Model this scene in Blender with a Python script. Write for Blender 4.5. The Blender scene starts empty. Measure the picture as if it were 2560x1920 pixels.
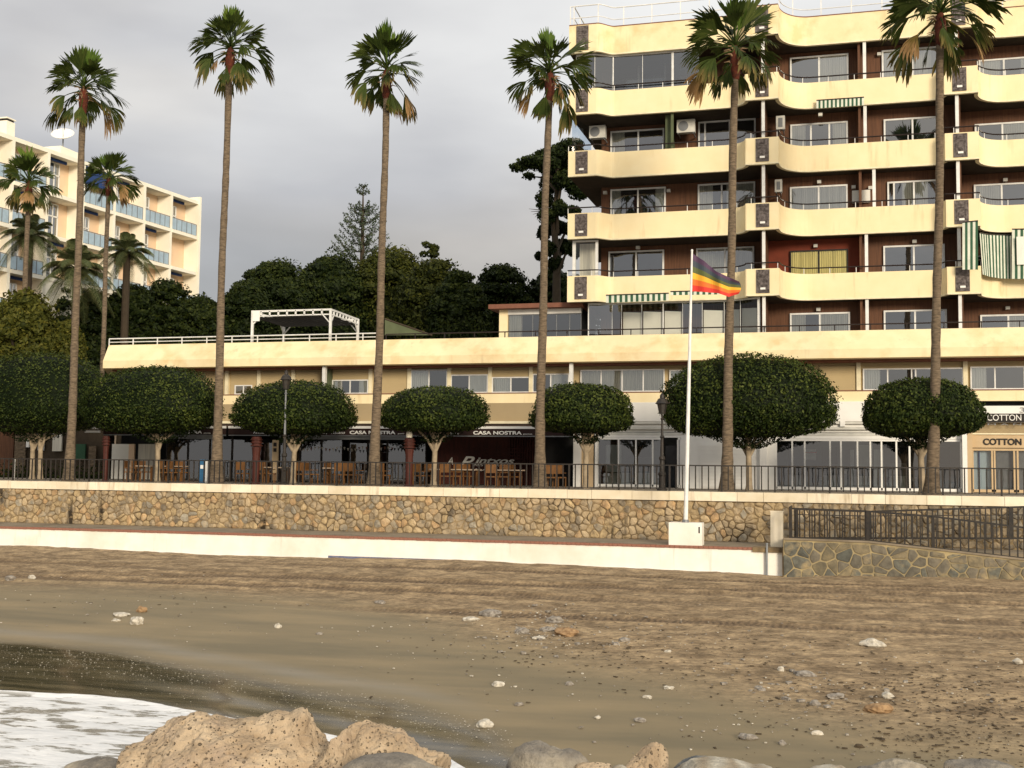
import bpy, math, random
import numpy as np
from mathutils import Vector, Matrix
random.seed(7); RS = np.random.RandomState(7)
S = bpy.context.scene; COL = S.collection
rad = math.radians; PI = math.pi
# ---------------------------------------------------------------- camera
FPX, EYE = 2950.0, 0.8
_a, _t, _r = rad(15.6), math.atan(210/2950.0), 0.011
_f0 = Vector((-math.sin(_a), math.cos(_a), 0)); _R0 = Vector((math.cos(_a), math.sin(_a), 0)); _Z = Vector((0, 0, 1))
CF = _f0*math.cos(_t)+_Z*math.sin(_t); _U0 = -_f0*math.sin(_t)+_Z*math.cos(_t)
CR = _R0*math.cos(_r)+_U0*math.sin(_r); CU = _U0*math.cos(_r)-_R0*math.sin(_r)
cd = bpy.data.cameras.new('camera'); cam = bpy.data.objects.new('camera', cd); COL.objects.link(cam)
cd.sensor_width = 36; cd.lens = FPX/2560*36; cd.clip_start = .1; cd.clip_end = 3000
M = Matrix((CR, CU, -CF)).transposed().to_4x4(); M.translation = (0, 0, EYE); cam.matrix_world = M
S.camera = cam
S.render.resolution_x, S.render.resolution_y = 1024, 768
S.view_settings.view_transform = 'Standard'; S.view_settings.look = 'None'
S.view_settings.gamma = 1; S.view_settings.use_curve_mapping = False
S.view_settings.exposure = 0.5
S.render.engine = 'CYCLES'
def ray(px, py): return CF*FPX+CR*(px-1280)+CU*(960-py)
def PY(px, py, Y):
    d = ray(px, py); k = Y/d.y; return Vector((d.x*k, Y, EYE+d.z*k))
def PZ(px, py, z):
    d = ray(px, py); k = (z-EYE)/d.z; return Vector((d.x*k, d.y*k, z))
def PD(px, py, dist): return Vector((0, 0, EYE))+ray(px, py)*(dist/FPX)
def XX(px, Y): return PY(px, 1000, Y).x
# ---------------------------------------------------------------- sun and sky
SUN_EL, SUN_AZ = rad(15), rad(36)      # low veiled sun behind the camera, to its right
sd = Vector((math.sin(SUN_AZ)*math.cos(SUN_EL), -math.cos(SUN_AZ)*math.cos(SUN_EL), math.sin(SUN_EL)))
sl = bpy.data.lights.new('sun', 'SUN'); sl.energy = 2.6; sl.angle = rad(16); sl.color = (1, .86, .66)
so = bpy.data.objects.new('sun', sl); COL.objects.link(so); so.rotation_euler = (-sd).to_track_quat('-Z', 'Y').to_euler()
W = bpy.data.worlds.new('World'); S.world = W; W.use_nodes = True
nt = W.node_tree; N = nt.nodes; L = nt.links; N.clear()
def wn(t, **k):
    n = N.new(t)
    for a, b in k.items(): setattr(n, a, b)
    return n
out = wn('ShaderNodeOutputWorld'); bg = wn('ShaderNodeBackground'); L.new(bg.outputs[0], out.inputs[0])
sky = wn('ShaderNodeTexSky', sky_type='NISHITA'); sky.sun_disc = False; sky.sun_elevation = SUN_EL
sky.sun_rotation = math.atan2(sd.x, sd.y)
tc = wn('ShaderNodeTexCoord'); sep = wn('ShaderNodeSeparateXYZ'); L.new(tc.outputs['Generated'], sep.inputs[0])
mp = wn('ShaderNodeMapping'); mp.inputs['Scale'].default_value = (1.5, 1.5, 4.5); L.new(tc.outputs['Generated'], mp.inputs[0])
ns = wn('ShaderNodeTexNoise'); ns.inputs['Scale'].default_value = 1.9; ns.inputs['Detail'].default_value = 5; ns.inputs['Roughness'].default_value = .45
L.new(mp.outputs[0], ns.inputs['Vector'])
rp = wn('ShaderNodeValToRGB'); e = rp.color_ramp.elements
e[0].position = .10; e[0].color = (.27, .27, .28, 1); e[1].position = .42; e[1].color = (.66, .66, .65, 1)
q = rp.color_ramp.elements.new(.2); q.color = (.37, .37, .385, 1)
q = rp.color_ramp.elements.new(.33); q.color = (.57, .57, .57, 1)
# elevation plus a slow side drift (the bank of cloud is thicker to the left)
def mth(op, a, b):
    m = wn('ShaderNodeMath', operation=op)
    for i, v in enumerate((a, b)):
        if isinstance(v, (int, float)): m.inputs[i].default_value = v
        else: L.new(v, m.inputs[i])
    return m.outputs[0]
side = mth('MULTIPLY', sep.outputs[0], .20)
nz = mth('MULTIPLY', mth('SUBTRACT', ns.outputs[0], .5), .42)
L.new(mth('ADD', mth('ADD', mth('ADD', sep.outputs[2], side), .045), nz), rp.inputs[0])
ns2 = wn('ShaderNodeTexNoise'); ns2.inputs['Scale'].default_value = 1.3; ns2.inputs['Detail'].default_value = 3; L.new(mp.outputs[0], ns2.inputs['Vector'])
wr = wn('ShaderNodeValToRGB'); wr.color_ramp.elements[0].position = .45; wr.color_ramp.elements[1].position = .7
wr.color_ramp.elements[0].color = (1.01, 1, .985, 1); wr.color_ramp.elements[1].color = (1.07, 1.0, .90, 1); L.new(ns2.outputs[0], wr.inputs[0])
mw = wn('ShaderNodeMixRGB', blend_type='MULTIPLY'); mw.inputs[0].default_value = 1; L.new(rp.outputs[0], mw.inputs[1]); L.new(wr.outputs[0], mw.inputs[2])
sm = wn('ShaderNodeMixRGB', blend_type='MULTIPLY'); sm.inputs[0].default_value = 1; L.new(sky.outputs[0], sm.inputs[1]); sm.inputs[2].default_value = (1, 1, 1, 1)
cl = wn('ShaderNodeMixRGB', blend_type='MULTIPLY'); cl.inputs[0].default_value = 1; L.new(mw.outputs[0], cl.inputs[1]); cl.inputs[2].default_value = (10.3, 10.3, 10.3, 1)
mx = wn('ShaderNodeMixRGB'); mx.inputs[0].default_value = .93; L.new(sm.outputs[0], mx.inputs[1]); L.new(cl.outputs[0], mx.inputs[2])
L.new(mx.outputs[0], bg.inputs[0]); bg.inputs[1].default_value = .1

# ---------------------------------------------------------------- materials
MAT = {}
def rough_mat(name, c1, c2=None, scale=3., rough=.8, bump=0., bscale=20., spec=.3, metal=0., stretch=(1, 1, 1), contrast=(.35, .65),
              c3=None, s3=.7, streak=None, rnd=None, detail=6, bdist=.02):
    m = bpy.data.materials.new(name); m.use_nodes = True; nt = m.node_tree; n = nt.nodes; l = nt.links
    b = n['Principled BSDF']; b.inputs['Roughness'].default_value = rough; b.inputs['Metallic'].default_value = metal
    b.inputs['Specular IOR Level'].default_value = spec
    tc = n.new('ShaderNodeTexCoord'); mp = n.new('ShaderNodeMapping'); mp.inputs['Scale'].default_value = stretch
    l.new(tc.outputs['Object'], mp.inputs[0])
    col = None
    if c2 is None: c2 = tuple(x*.82 for x in c1)
    def noise(sc, vec, det=detail, rg=.55):
        t = n.new('ShaderNodeTexNoise'); t.inputs['Scale'].default_value = sc; t.inputs['Detail'].default_value = det
        t.inputs['Roughness'].default_value = rg; l.new(vec, t.inputs['Vector']); return t.outputs[0]
    def ramp(fac, p0, p1, a, bb):
        r = n.new('ShaderNodeValToRGB'); r.color_ramp.elements[0].position = p0; r.color_ramp.elements[1].position = p1
        r.color_ramp.elements[0].color = (*a, 1); r.color_ramp.elements[1].color = (*bb, 1); l.new(fac, r.inputs[0]); return r.outputs[0]
    def mix(f, a, bb, mode='MIX'):
        x = n.new('ShaderNodeMixRGB'); x.blend_type = mode
        if isinstance(f, float): x.inputs[0].default_value = f
        else: l.new(f, x.inputs[0])
        for i, v in ((1, a), (2, bb)):
            if isinstance(v, tuple): x.inputs[i].default_value = (*v, 1)
            else: l.new(v, x.inputs[i])
        return x.outputs[0]
    col = ramp(noise(scale, mp.outputs[0]), contrast[0], contrast[1], c1, c2)
    if c3:
        f = ramp(noise(s3, mp.outputs[0]), .5, .68, (0, 0, 0), (1, 1, 1)); col = mix(f, col, c3)
    if streak:      # rain streaks running down: noise stretched in z
        m2 = n.new('ShaderNodeMapping'); m2.inputs['Scale'].default_value = (1.5, 1.5, .16) if name.startswith('stone') else (2.2, 2.2, .25); l.new(tc.outputs['Object'], m2.inputs[0])
        m3 = noise(.35, tc.outputs['Object'], 2)
        f = ramp(noise(1.6, m2.outputs[0]), .55 if name.startswith('stone') else .56, .67 if name.startswith('stone') else .78, (0, 0, 0), (1, 1, 1)); f2 = ramp(m3, .45, .6, (0, 0, 0), (1., 1., 1.))
        ff = mix(1.0, f, f2, 'MULTIPLY'); col = mix(ff, col, streak)
    if rnd:         # each object of this material a little different
        oi = n.new('ShaderNodeObjectInfo'); col2 = ramp(oi.outputs['Random'], 0., 1., rnd[0], rnd[1]); col = mix(1.0, col, col2, 'MULTIPLY')
    l.new(col, b.inputs['Base Color'])
    if bump:
        bp = n.new('ShaderNodeBump'); bp.inputs['Strength'].default_value = bump; bp.inputs['Distance'].default_value = bdist
        l.new(noise(bscale, mp.outputs[0], 8, .6), bp.inputs['Height']); l.new(bp.outputs[0], b.inputs['Normal'])
    MAT[name] = m; return m
def leafmat(name, dark, mid, light, brown=None, trans=.25):
    m = bpy.data.materials.new(name); m.use_nodes = True; n = m.node_tree.nodes; l = m.node_tree.links
    b = n['Principled BSDF']; b.inputs['Roughness'].default_value = .6; b.inputs['Specular IOR Level'].default_value = .12
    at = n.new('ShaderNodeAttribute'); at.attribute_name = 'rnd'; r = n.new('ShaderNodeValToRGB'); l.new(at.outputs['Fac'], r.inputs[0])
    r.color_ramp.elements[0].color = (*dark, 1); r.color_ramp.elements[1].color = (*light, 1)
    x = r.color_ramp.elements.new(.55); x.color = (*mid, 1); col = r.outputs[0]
    if brown:
        a2 = n.new('ShaderNodeAttribute'); a2.attribute_name = 'tip'; mxn = n.new('ShaderNodeMixRGB'); l.new(a2.outputs['Fac'], mxn.inputs[0])
        l.new(col, mxn.inputs[1]); mxn.inputs[2].default_value = (*brown, 1); col = mxn.outputs[0]
    l.new(col, b.inputs['Base Color'])
    if trans:
        tr = n.new('ShaderNodeBsdfTranslucent'); l.new(col, tr.inputs[0]); ms = n.new('ShaderNodeMixShader'); ms.inputs[0].default_value = trans
        o = n['Material Output']; l.new(b.outputs[0], ms.inputs[1]); l.new(tr.outputs[0], ms.inputs[2]); l.new(ms.outputs[0], o.inputs[0])
    MAT[name] = m; return m
def glassmat(name, tint, ior=1.6, add=.06, rough=.02):
    m = bpy.data.materials.new(name); m.use_nodes = True; n = m.node_tree.nodes; l = m.node_tree.links; n.remove(n['Principled BSDF'])
    tr = n.new('ShaderNodeBsdfTransparent'); tr.inputs[0].default_value = (*tint, 1); gl = n.new('ShaderNodeBsdfGlossy'); gl.inputs['Roughness'].default_value = rough
    tcn = n.new('ShaderNodeTexCoord'); nz = n.new('ShaderNodeTexNoise'); nz.inputs['Scale'].default_value = 1.1; l.new(tcn.outputs['Object'], nz.inputs['Vector'])
    bp = n.new('ShaderNodeBump'); bp.inputs['Strength'].default_value = .12; bp.inputs['Distance'].default_value = .02; l.new(nz.outputs[0], bp.inputs['Height']); l.new(bp.outputs[0], gl.inputs['Normal'])
    fr = n.new('ShaderNodeFresnel'); fr.inputs[0].default_value = ior; ad = n.new('ShaderNodeMath'); ad.operation = 'ADD'; ad.inputs[1].default_value = add; l.new(fr.outputs[0], ad.inputs[0])
    ms = n.new('ShaderNodeMixShader'); l.new(ad.outputs[0], ms.inputs[0]); l.new(tr.outputs[0], ms.inputs[1]); l.new(gl.outputs[0], ms.inputs[2]); l.new(ms.outputs[0], n['Material Output'].inputs[0])
    MAT[name] = m; return m
rough_mat('cream', (.83, .715, .46), (.80, .67, .41), 1.2, .85, .15, 60, streak=(.62, .46, .25))
rough_mat('cream_worn', (.83, .715, .46), (.79, .66, .40), 1.5, .9, .35, 30, c3=(.72, .55, .30), s3=.9, streak=(.62, .47, .27))
rough_mat('cream_edge', (.82, .74, .52), None, 3, .8)
rough_mat('beige', (.46, .36, .20), (.43, .335, .185), 1, .8)
rough_mat('beige_dark', (.36, .28, .165), (.33, .255, .15), 1, .8)
rough_mat('white', (.80, .79, .76), (.74, .73, .70), 1.5, .6)
rough_mat('white_metal', (.78, .78, .76), None, 3, .4)
rough_mat('white_plaster', (.85, .83, .77), (.79, .76, .69), 1.6, .9, .3, 25, c3=(.72, .67, .57), s3=.5, streak=(.55, .47, .38))
rough_mat('coping', (.80, .74, .61), (.72, .65, .50), 2.0, .85, .25, 30, streak=(.33, .25, .16), rnd=((.86, .82, .76), (1.08, 1.06, 1.04)))
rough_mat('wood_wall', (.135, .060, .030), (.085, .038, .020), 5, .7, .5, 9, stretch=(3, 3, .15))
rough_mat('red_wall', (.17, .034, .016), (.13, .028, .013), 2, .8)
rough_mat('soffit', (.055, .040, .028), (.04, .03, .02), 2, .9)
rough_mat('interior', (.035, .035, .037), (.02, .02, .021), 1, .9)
rough_mat('curtain', (.70, .67, .58), (.50, .48, .42), 2, .9, stretch=(8, 8, .3))
rough_mat('curtain_yellow', (.66, .58, .24), (.46, .40, .15), 2, .9, stretch=(8, 8, .3))
rough_mat('blind', (.76, .75, .69), (.70, .69, .64), 1, .8)
rough_mat('dark_rail', (.022, .014, .012), None, 4, .45)
rough_mat('black_metal', (.018, .017, .017), (.035, .028, .022), 6, .5, .2, 60)
rough_mat('carved', (.17, .145, .14), (.05, .04, .038), 9, .8, .8, 30)
rough_mat('ac_white', (.62, .61, .56), None, 3, .6)
rough_mat('grey_metal', (.22, .23, .24), None, 3, .5, metal=.4)
rough_mat('valance', (.028, .012, .010), None, 3, .8)
rough_mat('letters', (.85, .84, .80), None, 3, .6)
rough_mat('letters_black', (.02, .016, .014), None, 3, .6)
rough_mat('tan_band', (.55, .41, .25), (.50, .37, .22), 2, .8)
rough_mat('red_wood', (.075, .018, .012), (.045, .012, .008), 3, .6, .3, 12, stretch=(3, 3, .6))
rough_mat('chair_wood', (.17, .078, .024), (.11, .05, .016), 4, .55, stretch=(4, 4, 1))
rough_mat('tabletop', (.35, .27, .20), None, 4, .5)
rough_mat('paving', (.30, .26, .21), (.24, .21, .17), 2, .85, .2, 15)
rough_mat('path_stone', (.27, .22, .16), (.20, .165, .12), 1.6, .9, .3, 14, c3=(.16, .13, .09))
rough_mat('red_brick', (.32, .14, .095), (.22, .11, .08), 3, .9, .3, 30, c3=(.12, .08, .06), s3=1.4)
rough_mat('blue_paint', (.08, .10, .20), (.2, .2, .25), 5, .8)
rough_mat('mortar', (.30, .22, .12), (.16, .115, .065), 1.3, .95, .6, 18, c3=(.07, .05, .03), s3=.9)
rough_mat('mortar_yellow', (.40, .32, .175), (.22, .18, .11), 2.5, .95, .5, 18)
for i, (a, b_) in enumerate((((.48, .37, .215), (.27, .205, .125)), ((.42, .34, .23), (.23, .185, .13)), ((.50, .34, .18), (.29, .20, .12)), ((.28, .235, .17), (.15, .125, .095)), ((.34, .31, .25), (.2, .175, .14)))):
    rough_mat('stone%d' % i, a, b_, 5, .95, .9, 22, rnd=((.85, .83, .80), (1.12, 1.10, 1.06)), streak=(.035, .026, .017), c3=(.47, .37, .24), s3=2.2)
for i, (a, b_) in enumerate((((.17, .155, .12), (.11, .10, .08)), ((.20, .17, .11), (.13, .115, .08)), ((.13, .135, .115), (.08, .08, .07)))):
    rough_mat('ramp_stone%d' % i, a, b_, 6, .85, .6, 22, c3=(.30, .245, .145), s3=1.9, rnd=((.8, .8, .8), (1.2, 1.15, 1.1)))
rough_mat('trunk_palm', (.20, .150, .10), (.085, .064, .044), 5, .95, .9, 14, stretch=(1, 1, 3.5), bdist=.03)
rough_mat('palm_boot', (.115, .026, .012), (.05, .015, .008), 8, .9, .6, 18)
rough_mat('petiole_tan', (.40, .27, .16), (.26, .17, .10), 5, .8)
rough_mat('bark', (.36, .29, .20), (.22, .175, .12), 4, .95, .7, 18)
rough_mat('bark_dark', (.06, .045, .03), None, 4, .95, .7, 14)
rough_mat('tuff', (.50, .39, .265), (.33, .245, .16), 4.2, .95, 1., 26, c3=(.37, .28, .21), s3=1.7, bdist=.03)
rough_mat('pebble_white', (.58, .54, .46), (.33, .30, .25), 14, .8, .4, 20)
rough_mat('pebble_grey', (.33, .30, .26), (.15, .13, .11), 14, .8, .5, 20)
rough_mat('pebble_orange', (.36, .235, .125), (.22, .135, .07), 12, .9, .5, 20)
rough_mat('pebble_dark', (.075, .055, .034), None, 5, .95)
rough_mat('hotel_white', (.84, .80, .68), (.80, .75, .62), 1, .8)
rough_mat('peach', (.74, .55, .38), (.70, .51, .35), 1, .85)
rough_mat('navy', (.02, .05, .16), None, 2, .7)
rough_mat('rooftan', (.60, .38, .19), None, 3, .9)
rough_mat('awn_white', (.66, .68, .58), None, 3, .8)
rough_mat('awn_green', (.035, .10, .055), None, 3, .8)
rough_mat('blue_panel', (.36, .47, .56), None, 2, .25)
rough_mat('roof_brown', (.20, .085, .055), None, 3, .8)
rough_mat('steel_post', (.25, .27, .29), None, 4, .5, metal=.3)
rough_mat('turf_dark', (.05, .06, .03), None, 1, 1)
rough_mat('blue_fabric', (.03, .12, .24), None, 3, .8)
rough_mat('greenhouse_mesh', (.10, .12, .065), None, 2, .9)
for nme, c in (('flag_violet', (.085, .045, .09)), ('flag_blue', (.05, .065, .085)), ('flag_green', (.10, .12, .04)), ('flag_yellow', (.80, .43, .04)), ('flag_orange', (.75, .16, .03)), ('flag_red', (.66, .04, .03))):
    rough_mat(nme, c, tuple(x*.9 for x in c), 3, .7)
leafmat('leaf_ficus', (.005, .010, .002), (.020, .034, .006), (.085, .105, .020), trans=.15)
leafmat('leaf_tree', (.006, .012, .003), (.018, .028, .006), (.046, .058, .010), trans=.15)
leafmat('leaf_tree_olive', (.014, .020, .005), (.036, .044, .007), (.085, .088, .014), trans=.15)
leafmat('leaf_yellow', (.025, .032, .006), (.065, .070, .012), (.13, .12, .02), trans=.2)
leafmat('leaf_pine', (.030, .046, .028), (.062, .085, .052), (.10, .125, .075), trans=.1)
leafmat('frond_green', (.015, .027, .006), (.042, .062, .012), (.095, .115, .026), (.24, .16, .06), .2)
leafmat('frond_young', (.045, .085, .012), (.085, .14, .018), (.14, .19, .03), (.20, .20, .05), .3)
leafmat('frond_old', (.06, .062, .014), (.11, .085, .018), (.19, .125, .035), (.33, .20, .09), .25)
leafmat('frond_feather', (.045, .062, .025), (.09, .115, .045), (.16, .18, .075), (.22, .19, .08), .25)
glassmat('glass', (.80, .84, .86), 1.6, .26); glassmat('glass_clear', (.93, .94, .92), 1.45, .03); glassmat('glass_shop', (.72, .78, .78), 1.75, .20); glassmat('glass_blue', (.70, .82, .95), 1.5, .12)
glassmat('glass_dark', (.45, .48, .49), 1.7, .14)

# ---------------------------------------------------------------- mesh helpers
class MB:
    def __init__(s): s.v = []; s.f = []; s.m = []
    def face(s, pts, mi=0):
        k = len(s.v); s.v += [tuple(p) for p in pts]; s.f.append(tuple(range(k, k+len(pts)))); s.m.append(mi); return s
    def box(s, x0, x1, y0, y1, z0, z1, mi=0):
        k = len(s.v)
        s.v += [(x, y, z) for z in (z0, z1) for (x, y) in ((x0, y0), (x1, y0), (x1, y1), (x0, y1))]
        for q in ((3, 2, 1, 0), (4, 5, 6, 7), (0, 1, 5, 4), (1, 2, 6, 5), (2, 3, 7, 6), (3, 0, 4, 7)):
            s.f.append(tuple(k+i for i in q)); s.m.append(mi)
        return s
    def bar(s, p0, p1, w, h=None, mi=0):     # rectangular bar between two points
        p0 = Vector(p0); p1 = Vector(p1); h = h or w; d = (p1-p0).normalized()
        up = Vector((0, 0, 1)) if abs(d.z) < .95 else Vector((0, 1, 0)); a = d.cross(up).normalized()*(w/2); b = a.cross(d).normalized()*(h/2)
        k = len(s.v)
        for p in (p0, p1): s.v += [tuple(p+a+b), tuple(p-a+b), tuple(p-a-b), tuple(p+a-b)]
        for q in ((0, 1, 2, 3), (7, 6, 5, 4), (0, 4, 5, 1), (1, 5, 6, 2), (2, 6, 7, 3), (3, 7, 4, 0)):
            s.f.append(tuple(k+i for i in q)); s.m.append(mi)
        return s
    def tube(s, pts, rs, n=8, mi=0, caps=True):
        pts = [Vector(p) for p in pts]
        if not hasattr(rs, '__len__'): rs = [rs]*len(pts)
        k0 = len(s.v)
        for i, p in enumerate(pts):
            d = (pts[min(i+1, len(pts)-1)]-pts[max(i-1, 0)]).normalized()
            up = Vector((1, 0, 0)) if abs(d.x) < .8 else Vector((0, 0, 1)); a = d.cross(up).normalized(); b = a.cross(d)
            for j in range(n):
                t = 2*PI*j/n; s.v.append(tuple(p+(a*math.cos(t)+b*math.sin(t))*rs[i]))
        for i in range(len(pts)-1):
            for j in range(n):
                j2 = (j+1) % n; s.f.append((k0+i*n+j, k0+i*n+j2, k0+(i+1)*n+j2, k0+(i+1)*n+j)); s.m.append(mi)
        if caps:
            s.f.append(tuple(k0+j for j in range(n))); s.m.append(mi); e = k0+(len(pts)-1)*n; s.f.append(tuple(e+j for j in reversed(range(n)))); s.m.append(mi)
        return s
    def lathe(s, x, y, prof, n=12, mi=0): return s.tube([(x, y, z) for r, z in prof], [max(r, .002) for r, z in prof], n, mi)
    def prism(s, poly, z0, z1, mi=0):
        k = len(s.v); n = len(poly); s.v += [(x, y, z0) for x, y in poly]+[(x, y, z1) for x, y in poly]
        s.f += [tuple(k+i for i in reversed(range(n))), tuple(k+n+i for i in range(n))]; s.m += [mi, mi]
        for i in range(n): j = (i+1) % n; s.f.append((k+i, k+j, k+n+j, k+n+i)); s.m.append(mi)
        return s
    def mesh(s, name, mats, smooth=False):
        me = bpy.data.meshes.new(name); me.from_pydata(s.v, [], s.f)
        for m in (mats if isinstance(mats, (list, tuple)) else [mats]): me.materials.append(MAT[m] if isinstance(m, str) else m)
        if isinstance(mats, (list, tuple)) and len(mats) > 1: me.polygons.foreach_set('material_index', s.m)
        if smooth: me.polygons.foreach_set('use_smooth', [True]*len(s.f))
        me.update(); return me
    def build(s, name, mats, parent=None, smooth=False): return link(name, s.mesh(name, mats, smooth), parent)
def link(name, data, parent=None, loc=None):
    o = bpy.data.objects.new(name, data); COL.objects.link(o)
    if parent: o.parent = parent
    if loc: o.location = loc
    if parent is not None and parent.type == 'EMPTY': o.matrix_parent_inverse = Matrix.Translation(-parent.location)
    return o
def tag(o, label=None, cat=None, group=None, kind=None):
    if label: o['label'] = label
    if cat: o['category'] = cat
    if group: o['group'] = group
    if kind: o['kind'] = kind
    return o
def thing(name, label, cat, loc=(0, 0, 0), rz=0, group=None):
    o = bpy.data.objects.new(name, None); COL.objects.link(o); o.location = loc; o.rotation_euler = (0, 0, rz); o.empty_display_size = .3
    return tag(o, label, cat, group)
def struct(o): return tag(o, kind='structure')
def at0(o, parent):     # parent a mesh given in world coordinates to a thing standing elsewhere (things here are never rotated then)
    o.parent = parent; o.matrix_parent_inverse = Matrix.Translation(parent.location).inverted(); return o
def copy_tree(o, parent=None):
    c = o.copy(); COL.objects.link(c); c.parent = parent
    for ch in o.children: copy_tree(ch, c)
    return c
def cards(name, cen, nrm, size, mat, parent=None, tipc=None, rnd=None, aspect=.55, loc=None):
    """leaf-shaped faces: cen (n,3), nrm (n,3) rough facing, one rhombic leaf each"""
    n = len(cen); a = RS.normal(size=(n, 3)); a -= nrm*np.sum(a*nrm, 1)[:, None]; a /= np.linalg.norm(a, axis=1)[:, None]+1e-9
    b = np.cross(nrm, a); sz = size*(.6+.8*RS.rand(n))[:, None]
    V = np.empty((n, 4, 3)); V[:, 0] = cen-a*sz*.5; V[:, 1] = cen+b*sz*aspect*.5+a*sz*.05; V[:, 2] = cen+a*sz*.5+nrm*sz*.1; V[:, 3] = cen-b*sz*aspect*.5+a*sz*.05
    me = bpy.data.meshes.new(name); me.vertices.add(n*4); me.vertices.foreach_set('co', V.reshape(-1))
    me.loops.add(n*4); me.loops.foreach_set('vertex_index', np.arange(n*4)); me.polygons.add(n)
    me.polygons.foreach_set('loop_start', np.arange(n)*4); me.update(calc_edges=True)
    r = RS.rand(n) if rnd is None else rnd
    at = me.attributes.new('rnd', 'FLOAT', 'POINT'); at.data.foreach_set('value', np.repeat(np.clip(r, 0, 1), 4))
    if tipc is not None:
        at = me.attributes.new('tip', 'FLOAT', 'POINT'); at.data.foreach_set('value', np.repeat(tipc, 4))
    me.materials.append(MAT[mat]); return link(name, me, parent, loc)
def unit(v): return v/(np.linalg.norm(v, axis=1)[:, None]+1e-9)
def vnoise(p, seed=0):    # cheap smooth noise, (n,3)->(n,)
    r = np.random.RandomState(seed); o = np.zeros(len(p))
    for i in range(6):
        k = r.normal(size=3)*1.2; o += np.sin(p@k+r.rand()*6.28)
    return o/6
def fbm(p, seed=0, oct=4):
    o = 0; a = 1.
    for i in range(oct): o = o+a*vnoise(p*(2.1**i), seed+i*13); a *= .5
    return o
def text_mesh(body, size, mat, ext=.01, shear=0, spacing=1., bold=0.):
    c = bpy.data.curves.new('t', 'FONT'); c.body = body; c.size = size; c.extrude = ext; c.shear = shear; c.space_character = spacing; c.offset = bold
    o = bpy.data.objects.new('t', c); COL.objects.link(o); dg = bpy.context.evaluated_depsgraph_get(); dg.update()
    me = bpy.data.meshes.new_from_object(o.evaluated_get(dg)); bpy.data.objects.remove(o); bpy.data.curves.remove(c)
    me.materials.clear(); me.materials.append(MAT[mat]); return me
def sign_text(body, x0, x1, z, Y, h, mat, parent, name='lettering', **k):   # lettering standing on plane Y facing the sea, fitted to x0..x1
    me = text_mesh(body, h, mat, **k); xs = [v.co.x for v in me.vertices]; w = max(xs)-min(xs); o = link(name, me, parent)
    o.rotation_euler = (PI/2, 0, 0); o.location = (x0-min(xs)*(x1-x0)/w, Y, z); o.scale = ((x1-x0)/w, 1, 1); return o
# ================================================================ TERRAIN
WALLY, LOWY = 44.3, 41.2
def interp(x, xs, ys): return np.interp(x, xs, ys)
# waterline and wash line, as ground curves Y(X)
wl = [PZ(px, py, -3.6) for px, py in ((-250, 1712), (0, 1733), (250, 1752), (400, 1768), (560, 1797), (840, 1850), (1120, 1905))]
WX = [-60]+[p.x for p in wl]+[-3.0, 4, 40]; WY = [wl[0].y+4]+[p.y for p in wl]+[14.0, 8.5, 2.0]
wt = [PZ(px, py, -3.4) for px, py in ((-300, 1560), (0, 1592), (150, 1602), (330, 1618), (560, 1660), (800, 1705), (1000, 1730), (1160, 1768), (1260, 1800), (1330, 1850))]
TX = [-70]+[p.x for p in wt]+[-3, 3, 40]; TY = [wt[0].y+2]+[p.y for p in wt]+[16.5, 10, 4]
def sandz(X, Y):
    yw = np.interp(X, WX, WY); t = (LOWY-Y)/(LOWY-yw); z = np.where(t < 1, -2.66-.94*t**1.05, -3.6-(t-1)*1.1)
    return z+.10*np.exp(-((Y-LOWY)/2.0)**2)*(.5+.5*np.sin(X*.35))-.08*np.exp(-((X+1.9)/1.2)**2-((Y-40.8)/1.2)**2)
gx = np.concatenate([np.linspace(-220, -40, 25), np.arange(-39.5, 10.5, .085), np.linspace(11, 150, 25)])
gy = np.concatenate([[-30, -10, 0, 4, 7], np.arange(8.5, 41.2, .085), [41.28, 42.5, 46]])
GX, GY = np.meshgrid(gx, gy); P2 = np.stack([GX.ravel(), GY.ravel(), np.zeros(GX.size)], 1)
z = sandz(P2[:, 0], P2[:, 1]); x_, y_ = P2[:, 0], P2[:, 1]
# how churned the dry sand is: smooth where the sea has been, rough above and to the right
twet = y_-np.interp(x_, TX, TY)
db = [PZ(a_, b_, -3.15) for a_, b_ in ((-100, 1480), (400, 1500), (850, 1535), (1250, 1640), (1600, 1720), (1950, 1800), (2350, 1880))]
dry = np.clip((y_-(np.interp(x_, [q.x for q in db], [q.y for q in db])+fbm(P2*np.array([.3, .3, 1]), 5)*1.6))/3.5, 0, 1)
fp = fbm(P2*np.array([2.6, 3.2, 1]), 9, 3); z = z+dry*(.026*fbm(P2*np.array([.9, 1.5, 1]), 3)+.016*fp-.045*np.clip(fbm(P2*np.array([3.4, 3.8, 1]), 77, 2)-.35, 0, 1))
z = z+(1-dry)*.010*fbm(P2*np.array([.35, 1.2, 1])+3, 11, 3)*np.clip(twet, 0, 1)
track = np.zeros(len(z))
for (y0, w, dpt, sl, ph) in ((37.6, .42, .05, .015, 0), (36.2, .5, .06, .02, 1), (35.0, .42, .06, .012, 2.2), (33.6, .55, .07, .018, 3.4), (32.2, .45, .045, .01, 4.1), (30.9, .4, .04, -.02, 5.0), (38.7, .3, .03, 0, 2.9)):
    yc = y0+sl*(x_+12)+.45*np.sin(x_*.09+ph)+.15*np.sin(x_*.4+ph*2); g = np.exp(-((y_-yc)/w)**4)
    rim = np.exp(-((np.abs(y_-yc)-w*1.25)/(.25*w))**2)
    fade = np.clip(.65+.5*np.sin(x_*.13+ph*3), .25, 1)
    z = z-fade*g*dpt*(.8+.5*vnoise(P2*np.array([3.5, 5, 1]), int(ph*7)+3))+fade*rim*dpt*.7; track = np.maximum(track, g*fade)
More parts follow.
